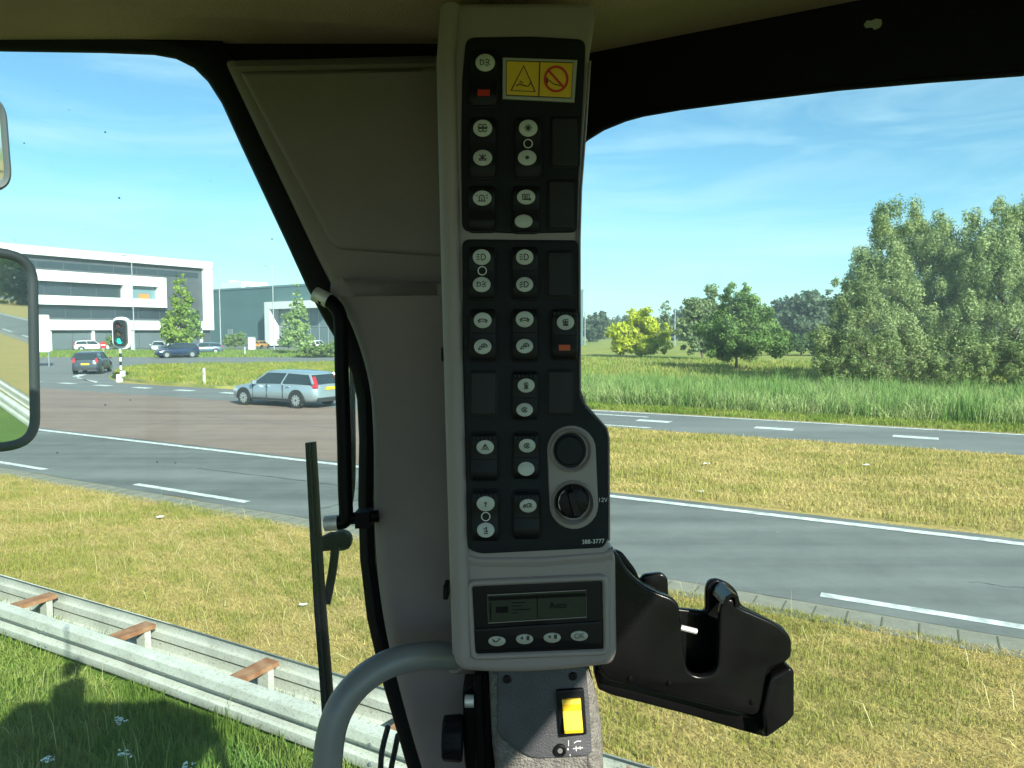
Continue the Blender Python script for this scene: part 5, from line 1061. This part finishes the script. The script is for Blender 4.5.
# ------------------------------------------------------------------ grey grab tube
tb = [(470, 657, .70), (452, 656, .685), (430, 655, .672), (408, 658, .66), (388, 664, .65), (370, 674, .64), (354, 688, .632), (341, 706, .626), (333, 726, .622), (329, 748, .62), (327, 775, .618), (326, 810, .618), (326, 850, .62)]
th = thing('grab_bar', 'smooth grey curved grab handle below the console', 'handle', tuple(K(*loc(326, 850, .62), .62)))
def smooth_path(pts, n=4):
    out = []; P_ = [Vector(p) for p in pts]
    for i in range(len(P_) - 1):
        p0, p1, p2, p3 = P_[max(i - 1, 0)], P_[i], P_[i + 1], P_[min(i + 2, len(P_) - 1)]
        for k in range(n):
            t = k / n; out.append(.5 * ((2 * p1) + (p2 - p0) * t + (2 * p0 - 5 * p1 + 4 * p2 - p3) * t * t + (3 * p1 - p0 - 3 * p2 + p3) * t ** 3))
    return out + [P_[-1]]
mb = MB(); mb.tube([K(*loc(x, y, d), d) for x, y, d in smooth_path(tb)], .0122, 20); mb.build('tube', M_TUBE, th, smooth=True)
mb = MB(); mb.tube([K(*loc(x, y, d), d) for x, y, d in ((455, 656, .688), (472, 657, .702))], .0150, 20); mb.build('end_collar', M_TRIMG, th, smooth=True)

# ------------------------------------------------------------------ outside the windscreen: mirror bar, wiper, mirrors
br = thing('grab_rail', 'upright black steel rail with bare metal ends beside the windscreen seal', 'rail', tuple(K(*loc(345, 520, .735), .735)))
mb = MB(); mb.tube([K(*loc(x, y, d), d) for x, y, d in smooth_path([(318, 296, .738), (324, 299, .737), (332, 303, .736), (339, 313, .735), (341, 330, .735), (342, 380, .735), (344, 440, .735), (345, 490, .735), (346, 514, .735), (343, 522, .735), (332, 523, .735)])], .0071, 14); mb.build('bar', M_BLKMET, br, smooth=True)
mb = MB(); mb.tube([K(*loc(x, y, d), d) for x, y, d in smooth_path([(352, 345, .90), (352.5, 400, .90), (353, 460, .90), (352, 490, .90), (348, 514, .895)])], .0035, 10); mb.build('thin_rod', M_BLKMET, br, smooth=True)
for a, b in (((315, 294, .7385), (329, 300.8, .7365)), ((325, 523.5, .735), (338, 522.6, .735))):
    mb = MB(); mb.tube([K(*loc(*a), a[2]), K(*loc(*b), b[2])], .0076, 14); mb.build('worn_end', M_CHROME, br, smooth=True)
mb = MB(); mb.tube([K(*loc(x, y, d), d) for x, y, d in ((345, 519, .735), (378, 516, .745))], .006, 10); mb.build('stay', M_BLKMET, br, smooth=True)
mb = MB(); mb.box(K(*loc(364, 518, .738), .738), (.014, .02, .016)); mb.build('stay_clamp', M_BLKMET, br)
wp = thing('windscreen_wiper', 'black wiper standing upright against the windscreen', 'wiper', tuple(K(*loc(330, 712, .83), .83)))
mb = MB(); pth = [(312, 442, .835), (314, 480, .835), (317, 540, .835), (321, 610, .832), (325, 660, .83), (329, 716, .828)]
wd_ = [.0028, .0033, .0038, .0042, .0045, .0050]
mb.rings([[K(*loc(x + s_ * w2 / d * FPX, y, d), d + dz) for s_, dz in ((-1, .008), (-1, -.002), (-.4, -.006), (.4, -.006), (1, -.002), (1, .008))] for (x, y, d), w2 in zip(pth, wd_)]); mb.build('blade_holder', M_BLKMET, wp, smooth=True, sharp=50)
mb = MB(); mb.rings([[K(*loc(x - s_ * .0022 / d * FPX - 2, y, d), d - dz) for s_, dz in ((-1, .003), (1, .003), (1, .012), (-1, .012))] for x, y, d in pth]); mb.build('rubber_blade', M_RUBBER, wp)
mb = MB(); mb.tube([K(*loc(x, y, d), d) for x, y, d in smooth_path([(336, 536, .86), (334, 560, .855), (330, 585, .85), (326, 604, .842)])], .0050, 10); mb.build('arm', M_BLKMET, wp, smooth=True)
mb = MB(); mb.tube([K(*loc(x, y, d), d) for x, y, d in ((319, 545, .85), (332, 541, .86), (348, 541, .87))], [.008, .011, .0095], 12); mb.build('pivot', M_BLKMET, wp, smooth=True)
mb = MB(); c = K(*loc(342, 540, .87), .87); mb.rings([[c + (RT * math.cos(a) + UP * math.sin(a)) * r_1 + FW * dz for a in np.linspace(0, 2 * math.pi, 20, False)] for r_1, dz in ((.006, -.012), (.011, -.008), (.0125, 0), (.011, .008), (.006, .012))]); mb.build('pivot_cap', M_RUBBER, wp, smooth=True)
mb = MB()
for y, h_ in ((632, 4), (650, 7), (660, 5)): 
    x = 323.3 + (y - 640) * .075; mb.rings([[K(*loc(x - 3.6 + a, y + b, .83), .8225 + dz) for a, b in ((0, 0), (1.8, .4), (2, h_), (.2, h_))] for dz in (0, -.0012)])
mb.build('paint_chips', M_PALE, wp)
hz_ = thing('washer_hose', 'two thin black hoses rising at the foot of the windscreen seal', 'hose', tuple(K(*loc(386, 790, .84), .84)))
for q in ([(388, 727, .835), (384, 742, .84), (381, 760, .84), (380, 800, .84)], [(398, 735, .835), (395, 750, .84), (391, 770, .84), (388, 800, .84)]):
    mb = MB(); mb.tube([K(*loc(x, y, d), d) for x, y, d in smooth_path(q)], .0032, 8); mb.build('hose', M_RUBBER, hz_, smooth=True)

def mirror(name, label, cx, cy, w, h, D, nrm, rad, rimw, housing, tilt):
    c = K(*loc(cx, cy, D), D); n = (Vector(nrm).normalized() - (c - EYE).normalized()).normalized(); x = Vector((0, 0, 1)).cross(n).normalized(); y = n.cross(x)
    x, y = x * math.cos(tilt) + y * math.sin(tilt), y * math.cos(tilt) - x * math.sin(tilt)
    t = thing(name, label, 'mirror', tuple(c)); o = round_poly([(-w / 2, -h / 2), (w / 2, -h / 2), (w / 2, h / 2), (-w / 2, h / 2)], rad, 8)
    q = lambda p, d: [c + x * a + y * b + n * d for a, b in p]
    mb = MB(); mb.rings([q(inset(o, .05), -.06), q(inset(o, .012), -.045), q(o, -.012), q(inset(o, .002), .002), q(inset(o, rimw * .5), .007), q(inset(o, rimw), .002), q(inset(o, rimw + .002), -.004)]); mb.build('housing', housing, t, smooth=True, sharp=60)
    mb = MB(); g = inset(o, rimw + .001); mb.rings([q(g, -.003), q(g, -.001)]); mb.build('mirror_glass', M_MIRROR, t)
    mb = MB(); mb.tube([c - n * .05, c - n * .09 + Vector((0, 0, .02)), c - n * .1 + Vector((-.02, .03, -.5 if tilt < 0 else .4))], .012, 10); mb.build('mirror_arm', M_BLKMET, t, smooth=True)
    return t
mirror('wing_mirror', 'large dark framed mirror at the left edge reflecting road and rail', -28, 351, .262, .452, 1.6, (.925, -.38, -.08), .075, .022, M_MIRH, R(-1.0))
mirror('wing_mirror', 'small grey mirror corner high at the left edge against sky', -34, 140, .155, .20, 1.5, (.90, -.40, .0), .05, .014, mat('grey_mirror_housing', (.10, .105, .105), .45), R(3.5))
